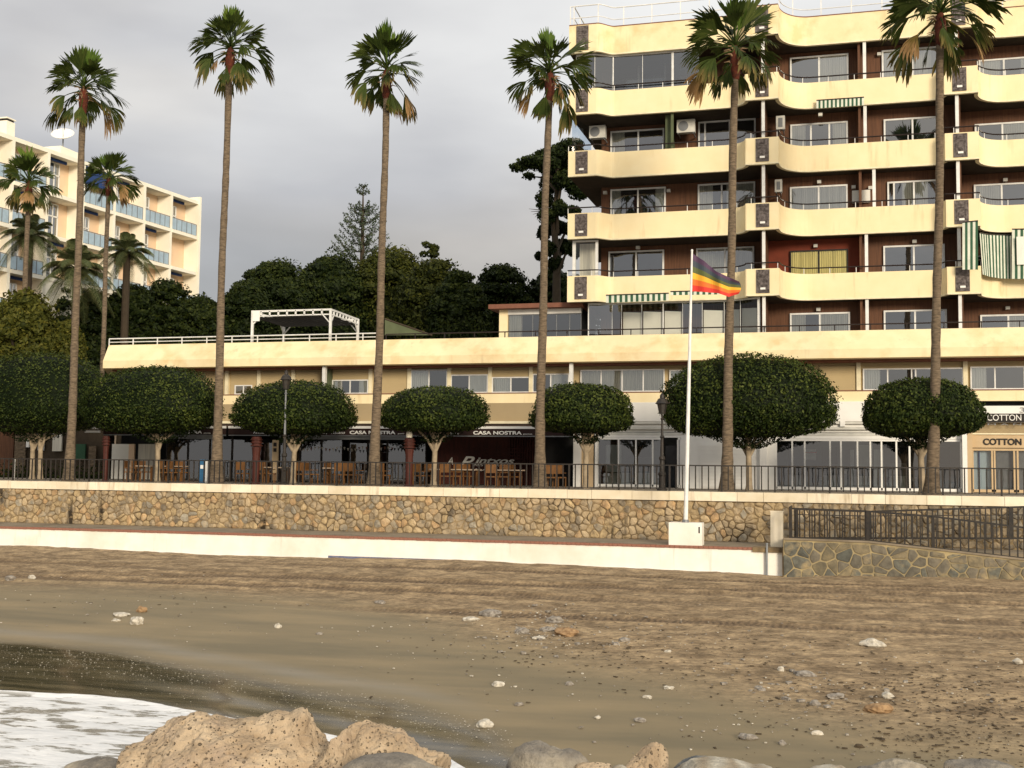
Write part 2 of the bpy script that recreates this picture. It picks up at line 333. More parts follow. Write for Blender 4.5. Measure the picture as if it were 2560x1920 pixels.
# swash ripples
rip = np.clip(1-np.abs(twet+3)/4, 0, 1); z = z+rip*.006*np.sin(y_*5+x_*2.3+3*fbm(P2*.4, 21, 2))
cols = len(gx); rows = len(gy); idx = np.arange(rows*cols).reshape(rows, cols)
F4 = np.stack([idx[:-1, :-1], idx[:-1, 1:], idx[1:, 1:], idx[1:, :-1]], -1).reshape(-1, 4)
def gridmesh(name, co, F, mat):
    me = bpy.data.meshes.new(name); me.vertices.add(len(co)); me.vertices.foreach_set('co', co.ravel().astype('f')); me.loops.add(F.size); me.loops.foreach_set('vertex_index', F.ravel())
    me.polygons.add(len(F)); me.polygons.foreach_set('loop_start', np.arange(len(F))*F.shape[1]); me.update(calc_edges=True); me.polygons.foreach_set('use_smooth', np.ones(len(F), bool)); me.materials.append(MAT[mat]); return me
# sand material
m = bpy.data.materials.new('sand'); MAT['sand'] = m; m.use_nodes = True; n = m.node_tree.nodes; l = m.node_tree.links; b = n['Principled BSDF']
def nd(t, **k):
    x = n.new(t)
    for a, v in k.items():
        if a in x.inputs: x.inputs[a].default_value = v
        else: setattr(x, a, v)
    return x
def att(nm): x = nd('ShaderNodeAttribute'); x.attribute_name = nm; return x.outputs['Fac']
def rmp(f, *st):
    r = nd('ShaderNodeValToRGB'); el = r.color_ramp.elements
    while len(el) < len(st): el.new(.5)
    for q, (p, c) in zip(el, st): q.position = p; q.color = (*c, 1) if isinstance(c, tuple) else (c, c, c, 1)
    l.new(f, r.inputs[0]); return r.outputs[0]
def mixc(f, a, c, mode='MIX'):
    x = nd('ShaderNodeMixRGB'); x.blend_type = mode
    for i, v in ((0, f), (1, a), (2, c)):
        if isinstance(v, tuple): x.inputs[i].default_value = (*v, 1)
        elif isinstance(v, float): x.inputs[i].default_value = v
        else: l.new(v, x.inputs[i])
    return x.outputs[0]
tcn = nd('ShaderNodeTexCoord').outputs['Object']
def nz(scale, st=(1, 1, 1), det=6., rg=.55, rot=0.):
    mpn = nd('ShaderNodeMapping'); mpn.inputs['Scale'].default_value = st; mpn.inputs['Rotation'].default_value = (0, 0, rot); l.new(tcn, mpn.inputs[0]); t = nd('ShaderNodeTexNoise'); t.inputs['Scale'].default_value = scale; t.inputs['Detail'].default_value = det; t.inputs['Roughness'].default_value = rg
    l.new(mpn.outputs[0], t.inputs['Vector']); return t.outputs[0]
damp = rmp(nz(.6, (.3, 1.2, 1), rot=.3), (.33, (.27, .208, .118)), (.64, (.165, .136, .082)))
dryc = rmp(nz(1.7, (.75, 1., 1), 9., .68), (.38, (.46, .335, .195)), (.62, (.20, .138, .076)))
fine = rmp(nz(7, (.8, 1, 1), 9., .75), (.38, .52), (.60, 1.12))
base = mixc(att('dry'), damp, mixc(1., dryc, fine, 'MULTIPLY'))
trk = nd('ShaderNodeTexWave'); trk.inputs['Scale'].default_value = 1.9; trk.inputs['Distortion'].default_value = 9.; trk.inputs['Detail'].default_value = 3.; l.new(tcn, trk.inputs['Vector'])
base = mixc(mixc(1., att('track'), rmp(nz(5, (.5, 2, 1)), (.3, .45), (.6, 1.)), 'MULTIPLY'), base, rmp(trk.outputs[0], (.2, (.075, .048, .027)), (.8, (.16, .105, .058))))  # darker tracks, with shading of the tread ridges painted into the colour
wetc = rmp(nz(1.6, (.22, 2.6, 1), 7., .6, rot=-.22), (.38, (.040, .033, .018)), (.62, (.115, .092, .052)))
base = mixc(att('wet'), base, wetc)
# bubbles and shell grit left on the shining sand
v = nd('ShaderNodeTexVoronoi'); v.inputs['Scale'].default_value = 7.; l.new(tcn, v.inputs['Vector'])
dots = rmp(v.outputs['Distance'], (.10, 1.), (.17, 0.)); msk = mixc(1., att('grit'), rmp(nz(.9, (1, 2.5, 1)), (.42, 0.), (.56, 1.)), 'MULTIPLY')
base = mixc(mixc(1., dots, msk, 'MULTIPLY'), base, (.50, .46, .38))
base = mixc(mixc(1., att('film'), rmp(nz(1.2, (.5, 1.5, 1)), (.3, .45), (.7, 1.)), 'MULTIPLY'), base, (.27, .25, .215))
l.new(base, b.inputs['Base Color'])
rr = mixc(att('wet'), (.72, .72, .72), (.14, .14, .14)); rr = mixc(att('dry'), rr, (.95, .95, .95)); l.new(rr, b.inputs['Roughness']); b.inputs['Specular IOR Level'].default_value = .42
bp = nd('ShaderNodeBump', Strength=.9, Distance=.05); hh = mixc(att('dry'), (0., 0., 0.), nz(9, (.7, 1, 1), 9., .65))
wv = nd('ShaderNodeTexWave'); wv.inputs['Scale'].default_value = 2.2; wv.inputs['Distortion'].default_value = 3.; l.new(tcn, wv.inputs['Vector'])
hh = mixc(.5, hh, mixc(1., mixc(1., att('track'), wv.outputs[0], 'MULTIPLY'), (.35, .35, .35), 'MULTIPLY'), 'ADD'); l.new(hh, bp.inputs['Height']); l.new(bp.outputs[0], b.inputs['Normal'])
co = np.stack([x_, y_, z], 1); me = gridmesh('sand', co, F4, 'sand')
def addatt(me, nm, v): a = me.attributes.new(nm, 'FLOAT', 'POINT'); a.data.foreach_set('value', np.clip(v, 0, 1).astype('f'))
edge = twet+.25*fbm(P2*np.array([.3, .3, 1]), 31, 3)
wet = np.clip(-edge/.9, 0, 1)**1.3
addatt(me, 'dry', dry); addatt(me, 'track', track*dry); addatt(me, 'wet', wet); addatt(me, 'grit', wet*np.exp(-((edge+1.2)/1.5)**2)*1.0)
addatt(me, 'film', np.exp(-((edge-.45)/.42)**2)*.55*np.clip((-5.5-x_)/3, 0, 1))
sand = struct(link('sand', me))

# the sea: sheet with a foamy rim
m = bpy.data.materials.new('foam_water'); MAT['foam_water'] = m; m.use_nodes = True; n = m.node_tree.nodes; l = m.node_tree.links; b = n['Principled BSDF']
tcn = nd('ShaderNodeTexCoord').outputs['Object']
f1 = nz(3.0, (.5, 1.5, 1), 8., .62, rot=-.3); f2 = nz(.8, (.5, 1.4, 1), 3.)
fo = mixc(.35, f1, f2); mask = rmp(fo, (.445, 0.), (.49, 1.)); rim = att('rim'); mask = mixc(rim, mask, (1., 1., 1.)); far = att('far'); mask = mixc(far, mask, (.0, .0, .0))
l.new(mixc(mask, rmp(nz(3, (.4, 2, 1)), (.3, (.20, .185, .15)), (.7, (.33, .32, .29))), rmp(nz(6, (.5, 2, 1)), (.3, (.66, .67, .68)), (.7, (.86, .86, .86)))), b.inputs['Base Color'])
l.new(mixc(mask, (.18, .18, .18), (.75, .75, .75)), b.inputs['Roughness'])
bp = nd('ShaderNodeBump', Strength=.7, Distance=.05); l.new(f1, bp.inputs['Height']); l.new(bp.outputs[0], b.inputs['Normal'])
sx = np.concatenate([np.linspace(-600, -45, 12), np.arange(-40, 6, .09), np.linspace(8, 300, 12)]); tt = np.concatenate([np.array([0, .02, .05, .09, .14]), np.arange(.2, 14, .09), [16, 20, 28, 60, 150, 500]])
SX, TT = np.meshgrid(sx, tt); Yw = np.interp(SX, WX, WY); p3 = np.stack([SX.ravel(), TT.ravel(), np.zeros(SX.size)], 1)
ye = (Yw.ravel()+.13*fbm(np.stack([SX.ravel(), 0*SX.ravel(), 0*SX.ravel()], 1)*1.2, 41, 6)); Ysea = ye-p3[:, 1]
nearr = np.clip(1-p3[:, 1]/40, 0, 1); hz = .045*fbm(np.stack([SX.ravel()*.8, Ysea*3, 0*Ysea], 1), 43, 4)*np.clip(p3[:, 1]/1.5, .1, 1)
zz = -3.6-.05*np.exp(-p3[:, 1]/.02)+.045*np.exp(-((p3[:, 1]-.09)/.09)**2)+hz+.05
rows, cols = SX.shape; idx = np.arange(rows*cols).reshape(rows, cols); F4 = np.stack([idx[1:, :-1], idx[1:, 1:], idx[:-1, 1:], idx[:-1, :-1]], -1).reshape(-1, 4)
me = gridmesh('water', np.stack([p3[:, 0], Ysea, zz], 1), F4, 'foam_water'); addatt(me, 'rim', np.exp(-((p3[:, 1]-.03)/.12)**2)); addatt(me, 'far', (p3[:, 1]-25)/20)
struct(link('water', me))
# land behind the wall, out to the horizon
struct(MB().face([(-1500, 44.6, -.03), (1500, 44.6, -.03), (1500, 2500, -.03), (-1500, 2500, -.03)]).build('ground', 'turf_dark'))
struct(MB().face([(-60, 44.7, -.02), (40, 44.7, -.02), (40, 54.4, -.02), (-60, 54.4, -.02)]).build('promenade', 'paving'))
# ================================================================ LOW WHITE WALL AND PATH
XE = XX(1955, LOWY)
pth = struct(MB().box(-80, XE-.05, LOWY+.30, 44.32, -3.2, -1.815).build('path', 'path_stone'))
w = thing('low_wall', 'long low white plastered wall with a red brick edge between sand and path', 'wall', (-15, LOWY, -3))
MB().box(-80, XE, LOWY, LOWY+.3, -3.3, -1.90).build('wall', 'white_plaster', w)
nb = 230; xs = XE-.02
bm_ = MB().box(0, .155, -.03, .33, 0, .082).mesh('brick', 'red_brick')
for i in range(nb):     # brick-on-edge coping
    o = link('brick', bm_, w); o.location = (XE-.16-i*.1665, LOWY+random.uniform(-.006, .006), -1.898+random.uniform(-.006, .004))
MB().box(-80, XE-nb*.1665, LOWY-.03, LOWY+.33, -1.898, -1.816).build('coping', 'red_brick', w)
mb = MB()
for a, c, h in ((-18.6, -12.4, -.02),):
    mb.box(a, c, LOWY-.006, LOWY, float(sandz(np.array([a]), np.array([LOWY-.1]))[0])-.2, float(sandz(np.array([(a+c)/2]), np.array([LOWY-.1]))[0])+h+.04)
mb.build('painted_base_strip', 'blue_paint', w)
# ================================================================ ROUGH STONE WALL
def clip_poly(poly, nx, ny, c):      # keep nx*x+ny*y<=c
    out = []
    for i in range(len(poly)):
        p, q = poly[i], poly[(i+1) % len(poly)]; dp = nx*p[0]+ny*p[1]-c; dq = nx*q[0]+ny*q[1]-c
        if dp <= 0: out.append(p)
        if dp*dq < 0: t = dp/(dp-dq); out.append((p[0]+(q[0]-p[0])*t, p[1]+(q[1]-p[1])*t))
    return out
def voronoi(x0, x1, z0, z1, sx, sz, jit, seed, extra=None):
    r = random.Random(seed); nx = int((x1-x0)/sx); nz_ = max(1, int((z1-z0)/sz)); cs = {}
    for i in range(nx):
        for j in range(nz_):
            cs[i, j] = (x0+(i+.5+(j % 2)*.5+r.uniform(-jit, jit))*(x1-x0)/nx, z0+(j+.5+r.uniform(-jit, jit))*(z1-z0)/nz_)
    res = []
    for (i, j), c in cs.items():
        poly = [(max(x0, c[0]-2*sx), z0), (min(x1, c[0]+2*sx), z0), (min(x1, c[0]+2*sx), z1), (max(x0, c[0]-2*sx), z1)]
        for di in range(-3, 4):
            for dj in range(-3, 4):
                d = cs.get((i+di, j+dj))
                if d is None or d == c: continue
                a_, b_ = d[0]-c[0], d[1]-c[1]; poly = clip_poly(poly, a_, b_, (d[0]**2+d[1]**2-c[0]**2-c[1]**2)/2)
                if len(poly) < 3: break
            if len(poly) < 3: break
        if len(poly) >= 3: res.append(poly)
    return res
def stone_mesh(mb, poly, Y, depth, gap, r, rough=.02, tc_=.74):
    # tidy, round the corners, shrink
    cx = sum(p[0] for p in poly)/len(poly); cz = sum(p[1] for p in poly)/len(poly)
    pts = []
    for i in range(len(poly)):
        p, q, s_ = poly[i-1], poly[i], poly[(i+1) % len(poly)]
        for a_, b_ in ((p, q), (s_, q)):
            t = tc_; pts.append((a_[0]+(b_[0]-a_[0])*t, a_[1]+(b_[1]-a_[1])*t))
    def ring(shr, y, jit):
        o = []
        for x, z_ in pts:
            dx, dz = x-cx, z_-cz; d = math.hypot(dx, dz) or 1; k = max(.2, (d-shr)/d); o.append((cx+dx*k+r.uniform(-jit, jit), y+r.uniform(-jit, jit)*.8, cz+dz*k+r.uniform(-jit, jit)))
        return o
    A = ring(gap, Y+.06, 0); B = ring(gap+.004, Y-depth*.55, rough*.3); C_ = ring(gap+min(.05, depth*.8), Y-depth, rough)
    k = len(mb.v); n_ = len(pts); mb.v += A+B+C_+[(cx+r.uniform(-.03, .03), Y-depth-r.uniform(0, .025), cz+r.uniform(-.03, .03))]
    for i in range(n_):
        j = (i+1) % n_
        for o in (0, n_): mb.f.append((k+o+i, k+o+j, k+o+n_+j, k+o+n_+i)); mb.m.append(0)
        mb.f.append((k+2*n_+i, k+2*n_+j, k+3*n_)); mb.m.append(0)
    return mb
sw = thing('sea_wall', 'long rough stone wall with pale coping that holds up the promenade', 'wall', (-12, WALLY, -1.8))
MB().box(-80, 40, WALLY, WALLY+.55, -4.0, -.34).build('mortar', 'mortar', sw)
r = random.Random(5); polys = voronoi(-37.5, 9.4, -1.83, -.34, .31, .215, .46, 12)
polys.sort(key=lambda p: -abs(sum(p[i][0]*p[(i+1) % len(p)][1]-p[(i+1) % len(p)][0]*p[i][1] for i in range(len(p)))))
rest = [MB() for _ in range(5)]; cnt = 0
for p in polys:
    mi = r.choices(range(5), (36, 28, 14, 10, 12))[0]; dep = r.choice((.012, .03, .05, .07))*r.uniform(.7, 1.2)
    xc = sum(q[0] for q in p)/len(p)
    if xc > -2: mi = r.choice((1, 3, 3, 4))
    if cnt < 296: stone_mesh(MB_ := MB(), p, WALLY, dep, r.uniform(.008, .028), r).build('stone', 'stone%d' % mi, sw); cnt += 1
    else: stone_mesh(rest[mi], p, WALLY, dep, r.uniform(.006, .02), r)
mats5 = ['stone%d' % i for i in range(5)]; allr = MB()
for i, q in enumerate(rest):
    k = len(allr.v); allr.v += q.v; allr.f += [tuple(a+k for a in f_) for f_ in q.f]; allr.m += [i]*len(q.f)
tag(allr.build('small_stones', mats5, sw), kind='stuff')
x = -38.; 
while x < 12:
    L_ = r.choice((.95, 1.15, 1.4, 1.55)); MB().box(x+.006, x+L_-.006, WALLY-.11+r.uniform(-.008, .008), WALLY+.5, -.335, r.uniform(-.008, .004)).build('coping_stone', 'coping', sw); x += L_
# ================================================================ PROMENADE RAILING
fn = thing('railing', 'long dark metal railing along the promenade edge above the stone wall', 'railing', (-12, WALLY+.2, 0))
YR = WALLY+.18; xs0, xs1 = -37.2, 10.
MB().box(xs0, xs1, YR-.025, YR+.025, .945, .99).build('handrail', 'black_metal', fn)
MB().box(xs0, xs1, YR-.014, YR+.014, .06, .085).build('bottom_rail', 'black_metal', fn)
bar = MB().box(-.021, .021, -.021, .021, .085, .95).mesh('baluster', 'black_metal'); pst = MB().box(-.03, .03, -.03, .03, 0, .95).box(-.05, .05, -.05, .05, 0, .012).mesh('post', 'black_metal')
x = xs0; i = 0
while x < xs1:
    link('post' if i % 8 == 0 else 'baluster', pst if i % 8 == 0 else bar, fn).location = (x, YR, 0); x += .242; i += 1
# ================================================================ RAMP WALL AND ITS FENCES
RY = 40.9; x0 = XX(1955, RY)+.02; xs = [XX(p, RY) for p in (1975, 2168, 2330, 2560, 2700)]; zs = [PY(a, b_, RY).z for a, b_ in ((1975, 1350), (2168, 1357), (2330, 1375), (2560, 1402), (2700, 1419))]
zbase = -3.25; X1 = xs[-1]+3
rw = thing('ramp_wall', 'wall of flat dark stones set in yellow mortar carrying the beach ramp', 'wall', (xs[1], RY, -3))
top = [(x0, zs[0])]+list(zip(xs, zs))+[(X1, zs[-1]-.35)]
mb = MB()
for (a, za), (c, zc) in zip(top, top[1:]):
    if c-a < .01: continue
    for y0, y1 in ((RY, RY+1.4),):
        v8 = [(a, y0, zbase), (c, y0, zbase), (c, y1, zbase), (a, y1, zbase), (a, y0, za), (c, y0, zc), (c, y1, zc), (a, y1, za)]
        k = len(mb.v); mb.v += v8
        for q in ((3, 2, 1, 0), (4, 5, 6, 7), (0, 1, 5, 4), (1, 2, 6, 5), (2, 3, 7, 6), (3, 0, 4, 7)): mb.f.append(tuple(k+i for i in q)); mb.m.append(0)
mb.build('mortar', 'mortar_yellow', rw)
mb = MB()
for (a, za), (c, zc) in zip(top, top[1:]):
    if c-a > .01: mb.bar((a, RY+.02, za+.035), (c, RY+.02, zc+.035), .12, .06)
mb.build('coping', 'path_stone', rw)
r = random.Random(9)
for p in voronoi(x0, X1, -3.1, max(zs)-.03, .44, .30, .48, 4):
    for (a, za), (c, zc) in zip(top, top[1:]):
        if c-a > .05 and len(p) > 2: s_ = (zc-za)/(c-a); xm = sum(q[0] for q in p)/len(p)
        else: continue
        if a <= xm <= c: p = clip_poly(p, -s_, 1, za-s_*a-.04)
    if len(p) < 3: continue
    A_ = abs(sum(p[i][0]*p[(i+1) % len(p)][1]-p[(i+1) % len(p)][0]*p[i][1] for i in range(len(p))))/2
    if A_ < .012: continue
    xm = sum(q[0] for q in p)/len(p); mi = r.choice((0, 0, 1, 2)) if xm > xs[0]+.7 else 2
    stone_mesh(MB(), p, RY, .022, r.uniform(.008, .034), r, .004, .88).build('stone', 'ramp_stone%d' % mi, rw)
# fence along the sloping ramp top
def fence(name, label, Y, top, bot, x0, x1, step, mid=None, posts=()):
    t = thing(name, label, 'fence', (x0, Y, bot(x0)))
    def line(nm, fz, w_=.06):
        xsn = np.linspace(x0, x1, 24); mb = MB()
        for a, c in zip(xsn, xsn[1:]): mb.bar((a, Y, fz(a)), (c, Y, fz(c)), .04, w_)
        mb.build(nm, 'black_metal', t)
    line('top_rail', top); line('bottom_rail', bot)
    if mid: line('middle_rail', mid, .03)
    x = x0
    while x <= x1+.01:
        MB().box(x-.021, x+.021, Y-.021, Y+.021, bot(x), top(x)).build('baluster', 'black_metal', t); x += step
    for p in posts: MB().box(p-.05, p+.05, Y-.05, Y+.05, bot(p)-.04, top(p)+.02).build('post', 'black_metal', t)
    return t
FY = RY+.06
def plin(pts, Y):
    q = [PY(a, b_, Y) for a, b_ in pts]; X_ = [v_.x for v_ in q]; Z_ = [v_.z for v_ in q]; return lambda x: float(np.interp(x, X_, Z_))
fx0, fx1 = XX(1972, FY), XX(2620, FY)
fence('ramp_fence', 'black bar fence sloping down along the top of the ramp wall', FY, plin([(1972, 1271), (2168, 1278), (2330, 1291), (2560, 1319), (2700, 1337)], FY), plin([(1972, 1344), (2168, 1351), (2330, 1370), (2560, 1396), (2700, 1412)], FY), fx0, fx1, .245, posts=(XX(2166, FY), XX(2328, FY), fx0+.03, XX(2556, FY)))
BY = 43.0; mid = plin([(2168, 1290), (2700, 1286)], BY)
fence('inner_ramp_fence', 'level black bar fence behind the ramp in front of the stone wall', BY, plin([(1972, 1272), (2168, 1279), (2560, 1267), (2700, 1262)], BY), plin([(1972, 1345), (2700, 1346)], BY), XX(1985, BY), XX(2620, BY), .17, mid, posts=(XX(1990, BY), XX(2172, BY), XX(2520, BY)))
# landing end panel seen edge-on and the landing slab
t = thing('gate_fence', 'dark fence end panel standing edge-on beside the cream pillar', 'fence', (fx0, FY+.4, -1.8))
for i in range(9): MB().box(fx0-.015, fx0+.015, FY+.1+i*.21, FY+.125+i*.21, -1.85, PY(1972, 1271, FY).z).build('baluster', 'black_metal', t)
MB().box(fx0-.02, fx0+.02, FY+.05, FY+2.0, PY(1972, 1271, FY).z, PY(1972, 1271, FY).z+.05).build('top_rail', 'black_metal', t)
struct(MB().box(x0, 12, RY+1.4, WALLY, -3.2, -1.83).build('ramp_landing', 'path_stone'))
p0 = PY(1926, 1280, 42.0); p1 = PY(1957, 1343, 42.0)
tag(MB().box(p0.x, p1.x, 42, 42.42, -1.83, p0.z).box(p0.x-.01, p1.x+.01, 41.99, 42.43, p0.z, p0.z+.03).build('pillar', 'coping'), 'short square cream stone pillar at the end of the path', 'pillar')
a = XX(1880, 41.15); c = XX(1975, 41.15)
tag(MB().box(a, XE+.03, 41.13, 41.75, -1.955, -1.80).box(XE-.01, c, 40.95, 41.7, -3.2, -1.80).build('wall_pier', 'mortar'), 'stained rubble pier where the white wall meets the ramp', 'pier')
p0 = PY(1917, 1360, 41.1); tag(MB().tube([(p0.x, 41.1, -3.1), (p0.x, 41.1, p0.z)], .038, 10).tube([(p0.x, 41.1, p0.z), (p0.x, 41.1, p0.z+.03)], .05, 10).build('drain_pipe', 'steel_post'), 'grey upright pipe against the right end of the white wall', 'pipe')
# ================================================================ APARTMENT TOWER
WY_ = 56.0
def win(parent, x0, x1, z0, z1, Y, nmull=1, curtains='', dark=False, fw=.06, frame='white_metal', dep=.10, glass='glass', mulls=None, name='window', blind=0):
    """sliding window standing proud of its wall: frame (the part), pane, curtain and backing inside it"""
    mb = MB(); mb.box(x0, x1, Y-dep, Y+.0, z1-fw, z1).box(x0, x0+fw, Y-dep, Y, z0, z1-fw).box(x1-fw, x1, Y-dep, Y, z0, z1-fw).box(x0+fw, x1-fw, Y-dep, Y, z0, z0+fw)
    ms = mulls if mulls is not None else [(i+1)/(nmull+1) for i in range(nmull)]
    for t in ms: xm = x0+(x1-x0)*t; mb.box(xm-fw*.5, xm+fw*.5, Y-dep+.01, Y-.01, z0+fw, z1-fw)
    w = mb.build(name, frame, parent)
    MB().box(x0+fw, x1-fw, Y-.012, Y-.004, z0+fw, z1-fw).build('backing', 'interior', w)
    if blind: MB().box(x0+fw, x1-fw, Y-.05, Y-.045, z1-fw-(z1-z0-2*fw)*blind, z1-fw).build('blind', 'blind', w)
    edges = [0]+list(ms)+[1]
    for i, ch in enumerate(curtains):
        if ch == '.': continue
        n_ = len(curtains); a = x0+fw+(x1-x0-2*fw)*i/n_; c = x0+fw+(x1-x0-2*fw)*(i+1)/n_
        mb = MB(); N_ = max(8, int((c-a)*34)); pp = [(a+(c-a)*j/N_, Y-.038+.016*math.sin(j*1.9+i)+.006*math.sin(j*.7)) for j in range(N_+1)]
        for (xa, ya), (xb, yb) in zip(pp, pp[1:]): mb.face([(xa, ya, z0+fw), (xb, yb, z0+fw), (xb, yb, z1-fw), (xa, ya, z1-fw)])
        mb.build('curtain', {'c': 'curtain', 'y': 'curtain_yellow', 'w': 'blind'}[ch], w, True)
    MB().face([(x0+fw, Y-dep+.03, z0+fw), (x1-fw, Y-dep+.03, z0+fw), (x1-fw, Y-dep+.03, z1-fw), (x0+fw, Y-dep+.03, z1-fw)]).build('pane', glass, w)
    return w
tw = thing('apartment_tower', 'cream apartment block with waving balconies and brown walls', 'apartment block', (-2, 56, 0))
TOPS = [9.78, 12.75, 15.72, 18.68, 21.78]
E_ = 14.5
# front line of a balcony, left to right
def front():
    p = [(-12.28, 53.4), (-10.95, 53.4)]
    for i in range(1, 9): u = i/8; p.append((-10.95+.75*u, 53.4+.6*(3*u*u-2*u**3)))
    p += [(-8, 54.0), (-5.05, 54.0)]
    for i in range(1, 9): u = i/8*PI/2; p.append((-5.05+1.0*math.sin(u), 54.0-.88*(1-math.cos(u))))
    p += [(-4.0, 53.1), (-2.58, 53.1)]
    p.append((-2.56, 53.3))
    for i in range(1, 13): u = i/12*PI/2; p.append((-2.56+1.35*(1-math.cos(u)), 53.3+1.7*math.sin(u)))
    p += [(1.5, 55.0), (3.95, 55.0)]
    for i in range(1, 9): u = i/8*PI/2; p.append((3.95+.55*math.sin(u), 55.0-.68*(1-math.cos(u))))
    p += [(4.52, 54.3), (5.92, 54.3), (5.94, 54.5)]
    for i in range(1, 13): u = i/12*PI/2; p.append((5.94+1.35*(1-math.cos(u)), 54.5+1.5*math.sin(u)))
    p += [(10, 56.0), (E_, 56.0)]
    return p
FR = front(); SPL = [(-99, -10.95, 'L'), (-10.95, -4.0, 'A'), (-4.0, -2.57, 'M'), (-2.57, 4.52, 'B'), (4.52, 5.93, 'N'), (5.93, 99, 'C')]
def seg(k): 
    lo, hi, _ = SPL[k]; return [p for p in FR if lo-.011 <= p[0] <= hi+.011] if k not in (2, 4) else [p for p in FR if lo-.02 <= p[0] <= hi and p[1] < (53.2 if k == 2 else 54.4)]
def strip(mb, pts, z0, z1, th=.13, mi=0):
    o = [Vector(p) for p in pts]; inn = []
    for i, p in enumerate(o):
        d = (o[min(i+1, len(o)-1)]-o[max(i-1, 0)]).normalized(); inn.append(p+Vector((-d.y, d.x))*th)
    k = len(mb.v); n_ = len(o)
    for z_ in (z0, z1):
        mb.v += [(p.x, p.y, z_) for p in o]+[(p.x, p.y, z_) for p in inn]
    for i in range(n_-1):
        for q in ((i, i+1, 2*n_+i+1, 2*n_+i), (2*n_+i, 2*n_+i+1, 3*n_+i+1, 3*n_+i), (n_+i+1, n_+i, 3*n_+i, 3*n_+i+1), (i+1, i, n_+i, n_+i+1)):
            mb.f.append(tuple(k+a for a in q)); mb.m.append(mi)
    mb.f.append((k, k+2*n_, k+3*n_, k+n_)); mb.m.append(mi); mb.f.append((k+n_-1, k+2*n_-1, k+4*n_-1, k+3*n_-1)); mb.m.append(mi)
    return mb
BAYWALL = 56.0
for fi, T in enumerate(TOPS):
    h = 1.17 if fi < 4 else 1.30; B = T-h
    for k in range(6):
        pts = seg(k)
        o = strip(MB(), pts, B, T).build('parapet' if k in (1, 3, 5) else 'parapet_block', 'cream' if fi < 4 else 'cream_worn', tw)
        strip(MB(), [(p[0], p[1]-.012) for p in pts], B-.05, B+.015, .16).build('drip_edge', 'cream_edge', o)
        if fi == 4: strip(MB(), [(p[0], p[1]-.02) for p in pts], T, T+.04, .17).build('capping', 'roof_brown', o)
    poly = [(p[0], p[1]+.10) for p in FR if not (p[0] in (-2.58, 5.92))]+[(E_, 60), (-12.28, 60)]
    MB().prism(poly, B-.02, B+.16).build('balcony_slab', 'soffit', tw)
    for xc, Yb in ((-11.63, 53.4), (-3.29, 53.1), (5.16, 54.3)):    # carved panels with a small white tile
        if fi == 4 and xc > 0: pass
        o = MB().box(xc-.29, xc+.29, Yb-.035, Yb-.004, B+.07, T-.05).build('carved_panel', 'carved', tw)
        mb = MB()
        for (a_, c_, e_, g_) in ((-.2, .2, .18, .22), (-.2, .2, .62, .66), (-.2, -.16, .22, .62), (.16, .2, .22, .62), (-.11, .11, .33, .52), (-.2, .2, .74, .78), (-.14, .14, .83, 1.0)):
            mb.box(xc+a_, xc+c_, Yb-.055, Yb-.035, B+.08+e_*(h-.1)/1.1, B+.08+g_*(h-.1)/1.1)
        mb.build('relief', 'carved', o); MB().box(xc-.11, xc+.11, Yb-.075, Yb-.035, B+.22, B+.31).build('white_tile', 'white', o)
# walls of the flats behind the balconies
for fi in range(5):
    z0 = 6.0 if fi == 0 else TOPS[fi-1]-1.05; z1 = TOPS[fi]-1.17
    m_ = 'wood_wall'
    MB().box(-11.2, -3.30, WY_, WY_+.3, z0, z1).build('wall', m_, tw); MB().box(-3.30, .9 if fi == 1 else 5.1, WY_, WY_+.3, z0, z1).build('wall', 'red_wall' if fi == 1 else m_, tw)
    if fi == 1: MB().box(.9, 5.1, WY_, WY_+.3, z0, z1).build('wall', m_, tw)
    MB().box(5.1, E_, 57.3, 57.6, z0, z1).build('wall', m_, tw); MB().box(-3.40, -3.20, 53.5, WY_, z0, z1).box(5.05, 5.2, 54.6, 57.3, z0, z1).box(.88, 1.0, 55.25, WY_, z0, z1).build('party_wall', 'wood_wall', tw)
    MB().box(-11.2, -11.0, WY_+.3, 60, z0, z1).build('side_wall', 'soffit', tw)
MB().box(-11.1, 5.1, 56.4, 66, 6.9, 20.4).box(5.1, E_, 57.7, 66, 6.9, 20.4).build('core', 'cream', tw)
# windows: (floor index of the opening, px0, px1, py top, mullions, curtains)
WINS = [(4, 1975, 2129, 146, [.5], '.c'), (4, 2204, 2372, 128, [.5], 'cc'),
        (4, 1530, 1664, 166, [.5], ''), (3, 1527, 1660, 330, [.52], 'c...'), (3, 1746, 1892, 306, [.12, .55], ''), (3, 1976, 2126, 313, [.36, .68], 'c..c'), (3, 2209, 2364, 300, [.5], '..'),
        (2, 1527, 1664, 475, [.5], 'c....c'), (2, 1745, 1890, 462, [.42], 'c.cc'), (2, 1975, 2124, 469, [.5], 'cc'), (2, 2218, 2365, 456, [.12, .48], '.cc.'),
        (1, 1522, 1660, 630, [.5], ''), (1, 1741, 1887, 622, [.5], 'cc'), (1, 2208, 2367, 616, [.5], '.....c'),
        (0, 1975, 2127, 784, [.5], 'c.cc'), (0, 2209, 2370, 777, [.5], '')]
for fi, a, c, yt, mu, cu in WINS:
    p = PY(a, yt, WY_); q = XX(c, WY_); z0 = 6.0 if fi == 0 else TOPS[fi-1]-1.0
    win(tw, p.x, q, z0, p.z, WY_, mulls=mu, curtains=cu, fw=.075)
p = PY(1975, 628, WY_); win(tw, p.x, XX(2124, WY_), TOPS[0]-1.0, p.z, WY_, mulls=[.5], curtains='yyyy', fw=.06, frame='letters_black', glass='glass_clear')
